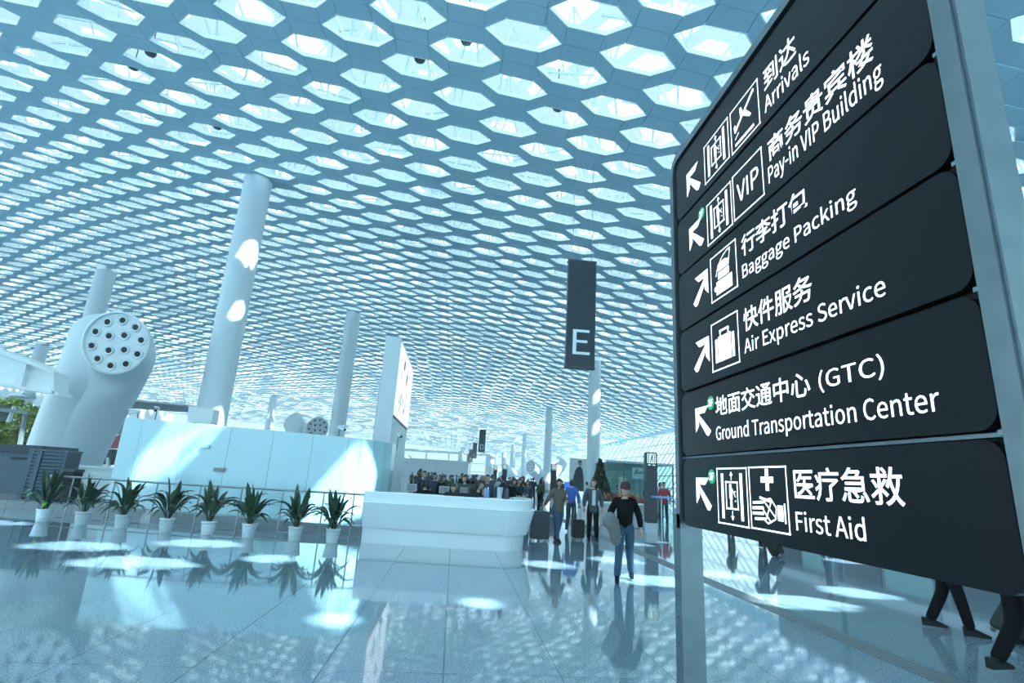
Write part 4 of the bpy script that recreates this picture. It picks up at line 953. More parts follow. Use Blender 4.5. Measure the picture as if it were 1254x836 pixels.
def person(pose, top, legs, hair='hair_black', style='short', coat=False, head=(0, 0), cap=None, shirt=None, bulk=1.0):
    P = POSES[pose]; dz = -.35 if pose == 'sit' else 0; ly = -.10 if pose == 'lean' else 0
    r = empty('person', (0, 0, 0)); D = Vector((0, 0, dz))
    T = lambda x, y, z: Vector((x, y, z)) + D
    ch = (0, ly*.6, 1.26); nk = (0, ly, 1.43)
    hip = [T(-.09, 0, .88), T(.09, 0, .88)]; sh = [T(-.165, ly, 1.385), T(.165, ly, 1.385)]
    kn = [Vector(p) for p in P['kn']]; an = [Vector(p) for p in P['an']]; el = [Vector(p) + (Vector((0, ly, 0))) for p in P['el']]; wr = [Vector(p) + Vector((0, ly, 0)) for p in P['wr']]
    N = [(T(0, 0, .93), .125, None), (T(0, 0, 1.08), .115, 0), (T(*ch), .135, 1), (T(*nk), .062, 2), (T(0, ly-.015, 1.51), .052, 3)]
    for s_ in (0, 1):
        i = len(N); N += [(hip[s_], .085, 0), (kn[s_], .056, i), (an[s_], .038, i+1)]
        i = len(N); N += [(sh[s_], .055, 2), (el[s_], .040, i), (wr[s_], .026, i+1)]
    body = skin_surf(N, 'body', 'skin', .75 + dz); b = MB(); b.m('skin')
    M = head_mesh(b, T(0, ly-.03, 1.60), head[0], head[1])
    for s_ in (0, 1): hand(b, wr[s_], wr[s_] - el[s_], s_, .6)
    o = len(b.v); b.add([tuple(v.co) for v in body.vertices], [tuple(p.vertices) for p in body.polygons], 'skin', True)
    b.build('body', None, r)
    # trousers
    N = [(T(0, 0, .94), .140*bulk, None), (T(0, 0, 1.10), .132*bulk, 0)]
    for s_ in (0, 1):
        i = len(N); N += [(hip[s_], .108, 0), (kn[s_], .080, i), (an[s_] + Vector((0, 0, -.035)), .066, i+1)]
    link('trousers', skin_surf(N, 'trousers', legs, .75 + dz), r)
    N = [(T(0, 0, .72 if coat else .86), .172*bulk, None), (T(0, 0, 1.08), .155*bulk, 0), (T(*ch), .172*bulk, 1), (T(0, ly, 1.40), .09, 2)]
    for s_ in (0, 1):
        i = len(N); N += [(sh[s_], .088, 2), (el[s_], .070, i), (wr[s_].lerp(el[s_], .10), .052, i+1)]
    jk = link('jacket', skin_surf(N, 'jacket', top, .70 + dz), r)
    if shirt:
        b = MB(); b.prism([(-.05, -.002), (.05, -.002), (.05, .02), (-.05, .02)], 0, .42); q = b.build('shirt_front', shirt, jk); q.location = T(0, ly*.8 - .155, .98); 
    for s_ in (0, 1):
        a = an[s_]; f = Vector((0, -1, 0)); b = MB(); z0 = max(.0, a.z - .09)
        b.add([(a.x + dx*w_, a.y + dy, z0 + z) for dx, w_ in ((-1, 1), (1, 1)) for dy, z in ((.08, .002), (-.19, .002), (-.19, .03), (-.10, .07), (-.02, .11), (.08, .11))] if False else
              [(a.x + sx_*w_, a.y + dy, z0 + z) for (dy, z, w_) in ((.085, .002, .036), (-.185, .002, .030), (-.195, .03, .026), (-.11, .065, .038), (-.02, .10, .042), (.085, .10, .034)) for sx_ in (-1, 1)],
              [(0, 2, 3, 1), (2, 4, 5, 3), (4, 6, 7, 5), (6, 8, 9, 7), (8, 10, 11, 9), (10, 0, 1, 11), (0, 10, 8, 6, 4, 2), (1, 3, 5, 7, 9, 11)])
        b.build('shoe', 'black_plastic', r)
    hair_mesh(M, style).build('hair', hair, r)
    if cap:
        b = MB(); b.lathe([(.098, .02), (.100, .06), (.085, .115), (.05, .145), (.001, .15)], 16, M=M); b.prism([(-.07, -.08), (-.05, -.17), (.05, -.17), (.07, -.08)], .02, .032, M=M); b.build('cap', cap, r)
    return r
def put(r, x, y, rz, label, group=None, s=1.0, z=0):
    r.location = (x, y, z); r.rotation_euler = (0, 0, rz); r.scale = (s, s, s); tag(r, label, 'person', group); return r
def put_copy(src, x, y, rz, label, group=None, s=1.0, z=0): return put(copy_tree(src), x, y, rz, label, group, s, z)

# the walkers
mat('denim_cloth', (.03, .06, .13), .8, noise=.2)
mat('cap_dark', (.06, .012, .02), .7, noise=.2)
mn = put(person('carry', 'black_cloth', 'jeans', cap='cap_dark', head=(.25, .1)), 3.2, 9.95, -.25, 'person in black sweater and jeans walking with a grey jacket over the arm', 'walkers', .98)
b = MB(); rnd = random.Random(2)
N = [((0, 0, .12), .10, None), ((-.10, .02, .02), .12, 0), ((.02, .0, -.10), .13, 1), ((.06, .03, -.30), .11, 2), ((.10, .05, -.46), .07, 3), ((-.16, .02, -.12), .10, 1)]
jm = skin_surf(N, 'jacket', 'grey_cloth', None, 2); jo = link('jacket', jm); p = Vector((3.2, 9.95, 0)); jo.location = (2.88, 9.66, 1.05); tag(jo, 'bulky grey jacket bundled over the arm of the walking person in black', 'jacket')
ol = put(person('pull', 'olive_cloth', 'jeans', style='long', coat=True), 3.05, 15.65, .35, 'person in olive coat and jeans pulling a big dark suitcase', 'walkers', 1.0)
sl_ = put(person('stand', 'slate_cloth', 'black_cloth', hair='hair_brown', coat=True, shirt='pale_cloth'), 4.25, 16.3, -.1, 'person in slate jacket over pale shirt standing beside a small black suitcase', 'walkers', 1.03)
bl = put(person('stride', 'blue_cloth', 'navy_cloth'), at(700, 600, 19).x, 19, 2.8, 'person in bright blue jacket partly hidden behind the olive-coated walker', 'walkers', 1.0)
gr = put(person('stand', 'green_cloth', 'black_cloth', style='long', coat=False), 4.75, 29.5, 2.3, 'person in green jacket and black trousers standing right of the counter', None, 1.0)
rg_ = put(person('stride', 'black_cloth', 'black_cloth', coat=True), 8.55, 19.2, 1.6, 'person in long black clothes half hidden behind the post of the direction sign', None, 1.0)
b = MB(); b.prism([(-.17, -.06), (.17, -.06), (.17, .06), (-.17, .06)], 0, .34); b.tube([(-.1, 0, .34), (-.08, 0, .5), (.08, 0, .5), (.1, 0, .34)], .012, 5); tag(b.build('shopping_bag', 'lilac_cloth', None, (8.18, 19.25, .62), .2), 'lilac shopping bag held beside the sign post', 'bag')
wk = put(person('pull', 'black_cloth', 'black_cloth', coat=True), 6.80, 7.12, .95, 'person in dark clothes whose striding legs show under the sign', None, 1.02)
wk2 = put(person('stride', 'black_cloth', 'black_cloth', coat=True), 5.95, 5.35, PI/2+.1, 'person in black at the lower right corner with one foot stepping out', None, 1.02)
p = gx(945, 672); tp = put(person('pull', 'dark_grey' if False else 'slate_cloth', 'black_cloth', coat=True), p.x, p.y + .5, PI*.9, 'person in slate coat hidden behind the sign, mirrored in the floor', None, 1.0)
p = gx(895, 652); put_copy(gr, p.x, p.y, .4, 'person in green jacket behind the left part of the first aid panel, seen mirrored')
p = gx(1012, 668); put_copy(ol, p.x, p.y, -2, 'person in olive coat behind the middle of the first aid panel, seen mirrored')

# luggage
def suitcase(name, w_, d_, h_, m, x, y, rz, label, tilt=0, handle=.42, group='rolling luggage'):
    r = empty(name, (x, y, 0), rz, label, 'suitcase', group); r.rotation_euler = (tilt, 0, rz)
    pts = rrect(-w_/2, w_/2, .06, h_, .05); n = len(pts); b = MB()
    i2 = rrect(-w_/2+.02, w_/2-.02, .08, h_-.02, .04)
    b.add([(p_[0], -d_/2+.02, p_[1]) for p_ in pts] + [(p_[0], d_/2-.02, p_[1]) for p_ in pts] + [(p_[0], -d_/2, p_[1]) for p_ in i2] + [(p_[0], d_/2, p_[1]) for p_ in i2],
          [tuple(range(2*n, 3*n))[::-1], tuple(range(3*n, 4*n))] + [(k, (k+1) % n, (k+1) % n+n, k+n) for k in range(n)] + [(k+2*n, (k+1) % n+2*n, (k+1) % n, k) for k in range(n)] + [(k+n, (k+1) % n+n, (k+1) % n+3*n, k+3*n) for k in range(n)])
    b.build('shell', m, r)
    for s_ in (-1, 1):
        for t_ in (-1, 1):
            b = MB(); b.tube([(s_*(w_/2-.06)-.012, t_*(d_/2-.05), .032), (s_*(w_/2-.06)+.012, t_*(d_/2-.05), .032)], .031, 12); b.box((s_*(w_/2-.06)-.018, t_*(d_/2-.05)-.02, .035), (s_*(w_/2-.06)+.018, t_*(d_/2-.05)+.02, .065)); b.build('wheel', 'mid_grey', r)
    b = MB(); b.tube([(-.1, d_/2-.03, h_), (-.1, d_/2-.03, h_+handle), (.1, d_/2-.03, h_+handle), (.1, d_/2-.03, h_)], .01, 6); b.build('handle', 'mid_grey', r)
    b = MB(); b.box((-w_/2+.05, -d_/2-.012, h_*.25), (w_/2-.05, -d_/2, h_*.62)); b.build('front_pocket', m, r)
    return r
suitcase('suitcase', .50, .30, .80, 'device_dark', 2.52, 15.55, .15, 'big dark suitcase left of the olive-coated walker', handle=.2)
suitcase('suitcase', .36, .24, .58, 'black_plastic', 3.80, 16.3, .05, 'small black cabin suitcase between the two standing walkers', handle=.35)
p = gx(955, 682); suitcase('suitcase', .34, .26, .50, 'black_plastic', p.x, p.y, .6, 'black trolley case peeping out under the first aid panel', tilt=-.5, handle=.45)
p = gx(1193, 782); suitcase('suitcase', .5, .36, .72, 'black_plastic', p.x + .42, p.y - .1, 1.2, 'large black bag on wheels tilted at the lower right corner', tilt=.55, handle=.4)

# staff and passengers behind the counter
st = person('sit', 'black_cloth', 'black_cloth'); st2 = person('sit', 'navy_cloth', 'black_cloth', hair='hair_brown', style='long')
ln = person('lean', 'navy_cloth', 'navy_cloth'); ln2 = person('lean', 'black_cloth', 'black_cloth', hair='hair_brown', style='long'); ln3 = person('lean', 'slate_cloth', 'navy_cloth', hair='hair_brown')
sd_ = person('stand', 'slate_cloth', 'navy_cloth'); sb_ = person('stand', 'denim_cloth', 'black_cloth', style='long'); sr_ = person('stand', 'red_cloth', 'navy_cloth', coat=True); spale = person('stand', 'pale_cloth', 'jeans', coat=True)
def headed(src, px, py, Y, rz, label, base_h, group='people behind the counter', used=[]):
    # put a figure so its head top reaches that height at that depth
    p = at(px, py, Y); s_ = 1.0
    dz = p.z - base_h; s_ = min(1.12, max(.84, p.z / base_h))
    if src.get('label'): r = put_copy(src, p.x, Y, rz, label, group, s_)
    else: r = put(src, p.x, Y, rz, label, group, s_)
    return r
headed(ln, 519.8, 577.0, 18.4, .1, 'standing dark-haired person in navy at the left end behind the counter', 1.70)
headed(st, 521.5, 587.2, 16.0, PI, 'seated person in black seen from behind at the left end of the counter', 1.36)
headed(sb_, 532, 579.0, 19.6, .5, 'person in blue standing at the left behind the counter, hair to the shoulders', 1.70)
headed(ln2, 539.5, 582, 19.2, 1.0, 'dark-clad person leaning beside the person in blue', 1.70)
headed(st2, 556, 592.3, 15.6, 0, 'person whose face just shows over the counter, left of the middle', 1.36)
headed(ln3, 570.8, 582.6, 17.9, -.4, 'dark-haired person leaning forward in the middle of the counter staff', 1.70)
q = copy_tree(st2); p = at(579, 588.5, 16.1); put(q, p.x, 16.05, 2.6, 'brown-haired seated person in navy turned away, centre of the counter staff', 'people behind the counter', 1.04)
headed(st, 586.5, 586.2, 15.6, 1.35, 'seated person in black seen in profile just right of the centre of the counter', 1.36)
headed(sd_, 597.2, 581.6, 18.0, .2, 'tall standing person in slate above the bottles on the counter', 1.70)
headed(ln2, 625.7, 586.2, 19.6, .9, 'brown-haired person in black leaning over the right part of the counter', 1.70)
headed(ln, 634.8, 586.4, 21.5, .3, 'person in navy leaning at the right part behind the counter', 1.70)
headed(sd_, 646.5, 588.3, 24, -.5, 'person in slate waiting right behind the rounded counter end', 1.70)
headed(spale, 640.5, 588.5, 26, 2.5, 'person in pale coat in the queue right of the counter end', 1.70)
headed(sr_, 664, 583.5, 46, .5, 'distant person in red coat right of the person in green', 1.70)
headed(sb_, 515, 574, 34, 2, 'distant person in blue at the left edge of the crowd', 1.70, 'distant crowd')
headed(sr_, 813, 590.5, 26, -.6, 'person in red coat just right of the tall exit totem', 1.70)
headed(spale, 807.8, 591.0, 31, .9, 'person in pale coat right of the tall exit totem', 1.70)
headed(sb_, 1.0, 560, 22, 1.2, 'person in blue at the far left behind the short railing', 1.70) if False else None
# the crowd in the far hall
rnd = random.Random(11); kinds = [(ln, 'navy clothes'), (ln2, 'black clothes and brown hair'), (sd_, 'a slate jacket'), (sb_, 'a dark blue jacket'), (sr_, 'a red coat'), (spale, 'a pale coat'), (gr, 'a green jacket'), (bl, 'bright blue')]
picks = []; taken = [(o.location.x, o.location.y) for o in col.objects if o.get('category') == 'person']
for k in range(60):
    for _ in range(30):
        px = 505 + 150*(k + rnd.uniform(-.8, .8))/60; Y = rnd.choice([28, 34, 40, 46, 55, 66, 80]) + rnd.uniform(-2, 2); p = at(px, 580, Y)
        if all((p.x-a)**2 + (p.y-c)**2 > .9 for a, c in taken): break
    kd = rnd.choice([0, 0, 0, 1, 1, 1, 2, 2, 3, 3, 4, 5, 6, 7 if k % 3 == 0 else 1]); taken.append((p.x, p.y)); picks.append((kd, px, p.x, Y))
ORD = 'leftmost,second from the left,third from the left,fourth from the left,fifth from the left,sixth from the left,seventh from the left,eighth from the left,ninth from the left,tenth from the left,eleventh from the left,twelfth from the left,thirteenth from the left,fourteenth from the left,fifteenth from the left,sixteenth from the left,seventeenth from the left,eighteenth from the left,nineteenth from the left,twentieth from the left'.split(',')
for kd in range(8):
    src, d_ = kinds[kd]
    for n_, (_, px, x_, Y) in enumerate(sorted([q for q in picks if q[0] == kd], key=lambda q: q[1])):
        put_copy(src, x_, Y, rnd.uniform(0, 6.28), '%s of the distant crowd passengers in %s' % (ORD[min(n_, 19)], d_), 'distant passengers beyond the counter', rnd.uniform(.93, 1.05))
for k, (px, Y, s_) in enumerate(((742, 38.5, .98), (756, 41, .95), (792, 40, 1), (719, 37, 1), (690, 50, 1))):
    src, d_ = kinds[(k*3+4) % 8]; p = at(px, 590, Y)
    put_copy(src, p.x, Y, k*1.3, 'passenger with %s, %s' % (d_, ['left of the walking man in front of the flowers', 'right behind the head of the walking man', 'just left of the tall exit totem', 'beneath the portrait poster', 'far away between the two walkers'][k]), 'passengers by the shops', s_)

# ------------------------------------------------------------------ shops, poster, planter and tree at the right
def blob_foliage(name, c, r, n, size, m, parent, sc=(1, 1, 1), seed=1, cone=False):
    rnd = random.Random(seed); b = MB()
    for _ in range(n):
        while True:
            v = Vector((rnd.uniform(-1, 1), rnd.uniform(-1, 1), rnd.uniform(-1, 1)))
            if v.length < 1 and v.length > .45: break
        if cone:
            h_ = rnd.random(); a = rnd.uniform(0, 2*PI); rr = (1-h_)*rnd.uniform(.55, 1)*(1 - .18*((h_*6) % 1)); v = Vector((rr*math.cos(a), rr*math.sin(a), h_*2-1))
        p_ = Vector(c) + Vector((v.x*r*sc[0], v.y*r*sc[1], v.z*r*sc[2])); s_ = size*rnd.uniform(.6, 1.4)
        M = Euler((rnd.uniform(-1, 1), rnd.uniform(-1, 1), rnd.uniform(0, 6.3))).to_matrix()
        b.add([p_ + M @ Vector(q) for q in ((-s_, 0, 0), (0, -s_*.4, .1*s_), (s_, 0, 0), (0, s_*.4, .1*s_))], [(0, 1, 2, 3)])
    return tag(b.build(name, m, parent), kind='stuff')
p = at(735, 580, 35); xt = p.x
tr = empty('christmas_tree', (xt, 35, 0), 0, 'dark green decorated Christmas tree behind the walking group', 'tree')
b = MB(); b.tube([(0, 0, 0), (0, 0, 3.1)], [.10, .02], 8); b.build('trunk', 'soil', tr)
blob_foliage('foliage', (0, 0, 1.85), 1.45, 2600, .14, 'tree_green', tr, (.72, .72, .92), 3, True)
for k in range(22):
    a = k*2.4; h_ = .4 + k*.115; b = MB(); b.ball((1.0*(1-h_/3.3)*math.cos(a), 1.0*(1-h_/3.3)*math.sin(a), h_ + .1), .05, 8, 5); b.build('ornament', ['flower_red', 'flower_yellow'][k % 2], tr)
b = MB(); b.lathe([(.001, 0), (.35, 0), (.40, .35), (.36, .36), (.001, .3)], 16); b.build('pot', 'pot_white', tr)
fb = empty('flower_bed', (xt - .1, 31.6, 0), 0, 'round white flower bed with red and yellow blossoms around the tree foot', 'flower bed')
b = MB(); b.lathe([(2.1, .001), (2.15, .62), (2.0, .64), (1.95, .5), (.001, .5)], 40); b.build('planter_wall', 'paint_white', fb)
blob_foliage('leaves', (0, 0, .62), 1.8, 900, .13, 'leaf_green', fb, (1, 1, .25), 4); blob_foliage('red_blossoms', (.2, -.3, .82), 1.7, 420, .10, 'flower_red', fb, (1, .9, .16), 5); blob_foliage('yellow_blossoms', (.5, -.5, 1.0), 1.3, 160, .09, 'flower_yellow', fb, (1, 1, .25), 6)
rc_ = empty('round_counter', (at(764, 640, 22.5).x, 22.5, 0), 0, 'round white counter behind the walking man', 'counter')
b = MB(); b.lathe([(.95, .001), (1.0, .05), (1.05, .86), (1.10, .88), (1.10, .93), (.001, .93)], 40); b.build('body', 'gloss_white', rc_)
b = MB(); b.lathe([(.97, .001), (.97, .05)], 40); b.build('kick_ring', 'mid_grey', rc_)
sc_ = empty('blue_screen', (at(697, 592, 24).x, 24, 0), 0, 'small bright blue screen on a stand between the two walkers', 'screen')
b = MB(); b.box((-.22, -.03, 1.35), (.22, .03, 1.65)); b.build('housing', 'mid_grey', sc_); b = MB(); b.box((-.20, -.034, 1.37), (.20, -.0301, 1.63)); b.build('display', 'screen_blue', sc_); b = MB(); b.tube([(0, 0, 0), (0, 0, 1.36)], .03, 8); b.lathe([(.2, 0), (.2, .02), (.03, .03)], 16); b.build('stand', 'mid_grey', sc_)
# portrait poster
px_ = empty('portrait_poster', (10.6, 46, 0), 0, 'tall pale poster of a person in a dark coat left of the tree', 'poster')
b = MB(); b.box((-.75, -.08, .9), (.75, .0, 3.65)); b.build('board', 'poster_white', px_)
b = MB(); b.tube([(-.6, .05, 0), (-.6, .05, 1)], .05, 6); b.build('leg', 'mid_grey', px_); b = MB(); b.tube([(.6, .05, 0), (.6, .05, 1)], .05, 6); b.build('leg', 'mid_grey', px_)
def flat(name, polys, m, y, par):
    b = MB()
    for q in polys: b.add([(a, y, c) for a, c in q], [tuple(range(len(q)))])
    return b.build(name, m, par)
flat('printed_coat', [[(-.55, .95), (.55, .95), (.50, 2.0), (.40, 2.75), (.22, 2.98), (.0, 2.95), (-.22, 2.7), (-.38, 2.1)]], 'slate_cloth', -.082, px_)
flat('printed_face', [circ(.16, 3.20, .15, 16, .19)], 'skin', -.084, px_)
flat('printed_hair', [[(-.02, 3.2), (-.02, 3.4), (.10, 3.52), (.28, 3.48), (.36, 3.3), (.30, 3.34), (.1, 3.34)]], 'hair_black', -.086, px_)
# glazed shop with a script sign
sh_ = empty('glass_shop', (15.8, 45, 0), 0, 'pale glass shop front with dark green script lettering beyond the tree', 'shop')
for x0, x1 in ((-2.9, -1.45), (-1.45, 0), (0, 1.45), (1.45, 2.9)):
    b = MB(); b.box((x0+.05, -.01, .05), (x1-.05, .01, 3.5)); b.build('glass_pane', 'shop_glass', sh_)
for x0 in (-2.9, -1.45, 0, 1.45, 2.9):
    b = MB(); b.box((x0-.05, -.05, .001), (x0+.05, .05, 3.6)); b.build('mullion', 'brushed_steel', sh_)
b = MB(); b.box((-3.0, -.08, 3.5), (3.0, .08, 3.65)); b.box((-3.0, 0, 3.45), (3.0, 4.0, 3.5)); b.build('canopy', 'column_white', sh_)
b = MB(); b.box((-2.9, 3.9, .001), (2.9, 4.0, 3.45)); b.build('back_wall', 'sign_teal', sh_)
for k in range(5):
    b = MB(); b.box((-2.6, 3.3, .4 + .6*k), (2.6, 3.85, .44 + .6*k)); b.build('shelf', 'paint_white', sh_)
b = MB(); b.box((-.75, -.14, 2.25), (.95, -.09, 3.15)); sp_ = b.build('sign_plate', 'sign_teal', sh_)
def stroke(pts, r, name, m, par, yy): b = MB(); b.tube([(a, yy, c) for a, c in pts], r, 6); return b.build(name, m, par)
stroke([(-.55, 2.55), (-.45, 2.9), (-.25, 3.02), (-.30, 2.8), (-.42, 2.66), (-.2, 2.70), (-.12, 2.82), (-.10, 2.68), (.02, 2.84), (.08, 2.70), (.2, 2.84), (.25, 2.72), (.38, 2.9), (.55, 3.0)], .03, 'script_stroke', 'script_green', sp_, -.17)
stroke([(.60, 3.02), (.50, 2.8), (.40, 2.5), (.22, 2.38), (.30, 2.5), (.55, 2.62)], .03, 'script_stroke', 'script_green', sp_, -.17)
# far kiosks and airline desks to give the far hall its low skyline
for k, (px, Y, w_, h_, m, lb) in enumerate(((522, 60, 9, 3.2, 'column_white', 'low pale partition wall behind the crowd at the left'), (545, 95, 7, 3.0, 'paint_white', 'pale check-in island behind the crowd, left of the hanging boards'), (574, 70, 5.5, 1.9, 'paint_white', 'white check-in island in the middle of the far hall'), (770, 60, 7, 3.1, 'mid_grey', 'grey kiosk row behind the glass shop'))):
    p = at(px, 585, Y); r = empty('check_in_island', (p.x, Y, 0), 0, lb, 'kiosk')
    b = MB(); b.box((-w_/2, -.4, .001), (w_/2, .4, 1.1)); b.build('counter', 'paint_white', r)
    b = MB(); b.box((-w_/2, .6, .001), (w_/2, .8, h_)); b.build('back_panel', m, r)
for px, Y, h_, lb in ((606, 60, 2.9, 'dark slim totem in the crowd under the far pillar, left one'), (617.5, 50, 2.9, 'dark slim totem in the crowd right of the staff in slate')):
    p = at(px, 585, Y); totem(p.x, Y, .42, h_, lb)
# blue topped stand
p = gx(811.5, 664); sn = empty('info_stand', (p.x, p.y, 0), 0, 'thin stand with a pale blue table top beside the sign post', 'stand')
b = MB(); b.box((-.28, -.2, 1.32), (.30, .2, 1.37)); b.build('table_top', 'bottle_blue', sn); b = MB(); b.tube([(-.02, 0, 0), (-.02, 0, 1.32)], .022, 8); b.build('pole', 'letter_grey', sn); b = MB(); b.lathe([(.18, .001), (.18, .015), (.02, .03)], 16); b.build('foot', 'letter_grey', sn)

# ------------------------------------------------------------------ left background: canopy, screens, machines, greenery
def slab_at(name, pts, Y, depth, m, parent):      # outline given by image columns/rows at one depth, extruded backwards
    P = [at(px, py, Y) for px, py in pts]; o_ = parent_off(parent)
    for p_ in P: p_.z = max(p_.z, .002)
    n = len(P); b = MB()
    b.add([p_ - o_ for p_ in P] + [p_ - o_ + Vector((0, depth, 0)) for p_ in P], [tuple(range(n)), tuple(range(n, 2*n))[::-1]] + [(k, k+n, (k+1) % n+n, (k+1) % n) for k in range(n)])
    return b.build(name, m, parent)
cn = empty('canopy_beam', (-18, 22, 0), 0, 'white tapered canopy beam cut by the left edge of the photo', 'canopy')
slab_at('web', [(-70, 405), (27, 440), (65, 457), (65, 479), (-70, 459)], 22, .12, 'frame_white', cn)
slab_at('bottom_flange', [(-70, 457), (71, 480), (71, 484), (-70, 461)], 21.7, .8, 'frame_white', cn)
slab_at('top_flange', [(-70, 402), (28, 437), (66, 455), (66, 458), (-70, 406)], 21.7, .8, 'frame_white', cn)
slab_at('stiffener', [(30, 438), (34, 440), (26, 472), (18, 470)], 21.8, .2, 'frame_white', cn)
slab_at('end_plate', [(62, 456), (66, 457), (66, 482), (62, 481)], 21.7, .8, 'frame_white', cn)
slab_at('end_plate', [(-70, 459), (-60, 461), (-74, 700), (-84, 700)], 21.9, .4, 'frame_white', cn)
lp_ = at(23, 483, 21.9); b = MB(); b.lathe([(.001, 0), (.38, .02), (.42, .07), (.36, .14), (.001, .16)], 24); b.tube([(0, 0, .1), (0, 0, .22)], .06, 8); tag(b.build('disc_lamp', 'paint_white', None, (lp_.x, 22.1, lp_.z - .12)), 'white disc lamp under the canopy beam at the left edge', 'lamp')
sg2 = empty('dark_screen_frame', (at(10, 515, 30).x, 30, 0), 0, 'grey framework of dark screens in front of the greenery at left', 'screen frame')
slab_at('rail', [(-60, 492), (33, 503), (33, 507), (-60, 497)], 30, .3, 'mid_grey', sg2); slab_at('screen', [(-30, 494), (15, 497), (8, 516), (-30, 512)], 30.4, .15, 'device_dark', sg2)
slab_at('screen_edge', [(15, 497), (17, 497), (9, 517), (7, 516)], 30.3, .2, 'frame_white', sg2); slab_at('post', [(-58, 490), (-54, 490), (-75, 610), (-80, 610)], 30.1, .2, 'mid_grey', sg2); slab_at('post', [(28, 505), (31, 505), (14, 596), (11, 596)], 30.1, .2, 'mid_grey', sg2)
gp = at(8, 515, 36); gt = empty('green_tree', (gp.x - .5, 36.5, 0), 0, 'yellow-green indoor tree behind the screens at the left edge', 'tree')
b = MB(); b.tube([(0, 0, 0), (.1, 0, 2.6)], [.16, .09], 8); b.build('trunk', 'soil', gt)
blob_foliage('foliage', (0, 0, 3.1), 2.1, 3200, .17, 'leaf_yellow', gt, (1, 1, .8), 8)
p = at(50, 596, 17.6); lc = empty('louvred_cabinet', (at(50, 590, 17.6).x, 17.6, 0), .12, 'blue-grey louvred cabinet left of the twin air nozzle tower', 'cabinet')
W_, H_ = .98, 1.66
b = MB(); b.box((-W_/2, .02, .24), (W_/2, .8, H_-.02)); b.build('body', 'device_dark', lc)
b = MB(); b.box((-W_/2-.02, -.02, H_-.02), (W_/2+.02, .82, H_+.03)); b.build('lid', 'device_blue', lc)
b = MB(); b.box((-.24, -.05, .24), (-.14, .02, H_-.02)); b.box((W_/2-.04, -.03, .24), (W_/2, .02, H_-.02)); b.box((-W_/2, -.03, .24), (-W_/2+.12, .02, H_-.02)); b.build('corner_post', 'device_blue', lc)
for k in range(13):
    z = .30 + k*.103; b = MB(); b.add([(-.12, -.04, z), (W_/2-.04, -.04, z), (W_/2-.04, .0, z+.07), (-.12, .0, z+.07), (-.12, -.02, z), (W_/2-.04, -.02, z), (W_/2-.04, .02, z+.07), (-.12, .02, z+.07)], [(0, 1, 2, 3), (7, 6, 5, 4), (0, 4, 5, 1), (3, 2, 6, 7), (0, 3, 7, 4), (1, 5, 6, 2)]); b.build('louvre', 'device_blue', lc)
    b = MB(); b.box((-W_/2+.12, -.02, z), (-.24, .015, z+.06)); b.build('louvre', 'device_blue', lc)
kc = empty('dark_counter', (at(10, 560, 19).x, 19.4, 0), .05, 'dark blue-grey counter with slots left of the louvred cabinet', 'counter')
b = MB(); b.box((-5, 0, .24), (.3, 1.6, 1.55)); b.build('body', 'device_blue', kc); b = MB(); b.box((-5.1, -.15, 1.55), (.75, 1.7, 1.80)); b.build('top_casing', 'device_dark', kc)
b = MB(); b.box((-4.9, -.04, 1.10), (.3, 0, 1.20)); b.build('ledge', 'device_blue', kc)
for x_ in (-3.6, -1.8, -.2): b = MB(); b.box((x_, -.02, 1.32), (x_+.55, -.001, 1.39)); b.build('slot', 'black_plastic', kc)
wp = empty('white_platform', (at(100, 580, 20.4).x, 20.4, 0), -.1, 'white low platform at the foot of the twin air nozzle tower', 'platform')
b = MB(); b.box((-.9, 0, .24), (1.5, 1.3, 1.15)); b.build('body', 'paint_white', wp); b = MB(); b.box((-1.0, -.06, 1.15), (1.6, 1.4, 1.21)); b.build('top_slab', 'paint_white', wp)
bn = empty('black_bin', (at(88, 582, 17.4).x, 17.4, .24), 0, 'dark bin standing between cabinet and white platform', 'bin')
b = MB(); b.prism(rrect(-.2, .2, -.2, .2, .06), 0, .85); b.build('body', 'black_plastic', bn); b = MB(); b.prism(rrect(-.22, .22, -.22, .22, .07), .85, .93); b.build('lid', 'dark_grey', bn)
# equipment rack behind, right of the tower
rk = empty('upper_gallery', (-14.5, 28.5, 0), 0, 'grey gallery structure between the air nozzle tower and the partition', 'gallery')
slab_at('fascia', [(112, 507), (185, 518), (172, 545), (96, 535)], 31, .5, 'mid_grey', rk)
slab_at('lower_fascia', [(108, 548), (175, 552), (170, 572), (100, 566)], 31, .5, 'dark_grey', rk)
slab_at('soffit_box', [(108, 527), (150, 532), (146, 545), (102, 541)], 30.5, .4, 'frame_white', rk)
slab_at('poster_strip', [(126, 541), (152, 530), (150, 549), (122, 549)], 30.4, .06, 'print_red', rk)
for a_ in (118, 130, 146): slab_at('post', [(a_, 560), (a_+3, 560), (a_-9, 640), (a_-12, 640)], 30.7, .15, 'frame_white', rk)
slab_at('cross_bar', [(110, 571), (165, 575), (165, 578), (110, 574)], 30.6, .1, 'rail_steel', rk)
bm_ = empty('white_gantry', (-15, 30, 0), 0, 'grey and white gantry beam running to the nearest column over the partition', 'gantry')
slab_at('beam', [(118, 486), (232, 497), (232, 504), (116, 496)], 29, .5, 'mid_grey', bm_); slab_at('beam_flange', [(118, 485), (232, 495), (232, 497), (118, 487)], 28.9, .7, 'frame_white', bm_)
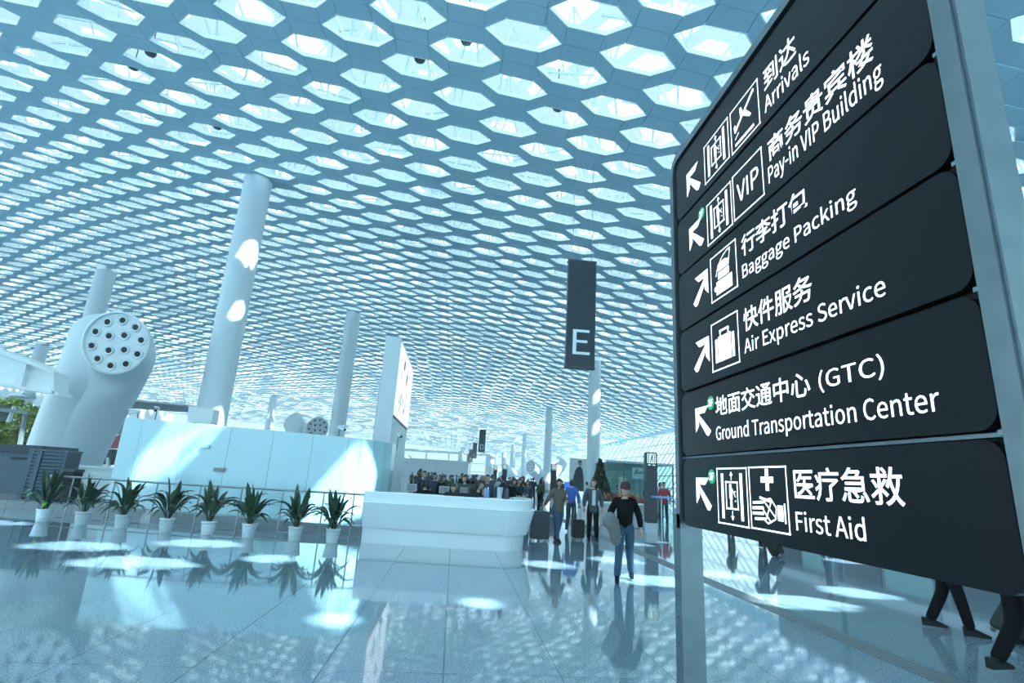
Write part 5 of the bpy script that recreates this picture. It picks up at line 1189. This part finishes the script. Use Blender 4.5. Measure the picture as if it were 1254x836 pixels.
slab_at('junction_box', [(231, 497), (262, 501), (259, 519), (229, 516)], 24.5, .6, 'paint_white', bm_); slab_at('box_door', [(250, 503), (261, 505), (259, 518), (248, 517)], 24.4, .05, 'frame_white', bm_)
def camera_thing(px, py, Y, rz, label, zb):
    p = at(px, py, Y); r = empty('security_camera', (p.x, p.y, p.z), rz, label, 'camera', 'security cameras')
    b = MB(); b.tube([(0, .12, .03), (0, -.16, -.05)], .05, 10); b.build('housing', 'paint_white', r)
    b = MB(); b.tube([(0, -.155, -.045), (0, -.175, -.052)], .04, 10); b.build('lens', 'nozzle_dark', r)
    b = MB(); b.box((-.06, .10, .04), (.06, -.19, .07)); b.build('sun_shade', 'paint_white', r)
    b = MB(); b.tube([(0, .06, -.02), (0, .1, zb - p.z)], .018, 6); b.build('bracket', 'mid_grey', r)
camera_thing(192, 501, 16.9, .35, 'white security camera on top of the partition left of the nearest column', 2.72)
camera_thing(166, 504, 17.2, -1.3, 'white security camera at the left top corner of the partition', 2.74)
camera_thing(418, 524, 16.2, .9, 'security camera on the partition top between two columns', 2.48)
camera_thing(489, 533, 18.4, .5, 'dark-lensed security camera below the advertising box', 2.4)

# guessed shop blocks behind the big sign, added to darken the floor reflection
for k in range(7):
    y0 = -9 + 6.6*k
    r = empty('reflection_block', (22.5, y0, 0), 0, '%s of the added grey blocks darkening the floor reflection behind the big sign' % ORD[k].replace('left', 'near end') if k else 'nearest added grey block of the row hidden behind the big sign', 'shop', 'added blocks by the facade')
    b = MB(); b.box((0, 0, .001), (3.2, 6.2, 7.6)); b.build('body', 'mid_grey', r)
    b = MB(); b.box((-.08, .2, .1), (0, 3.0, 2.7)); b.build('added_window', 'light_box' if k % 3 == 1 else 'sign_teal', r)
    b = MB(); b.box((-.08, 3.3, .1), (0, 5.9, 2.7)); b.build('added_shutter', 'dark_grey', r)
    b = MB(); b.box((-.35, 0, 2.95), (0, 6.2, 3.5)); b.build('fascia', 'column_white', r)

# faint haze in the long hall
hz = MB(); hz.box((-111, -15.5, -.2), (27.2, 219, 24)); ho = tag(hz.build('haze', 'glass_haze'), 'thin pale haze filling the whole long hall', 'haze', None, 'stuff')
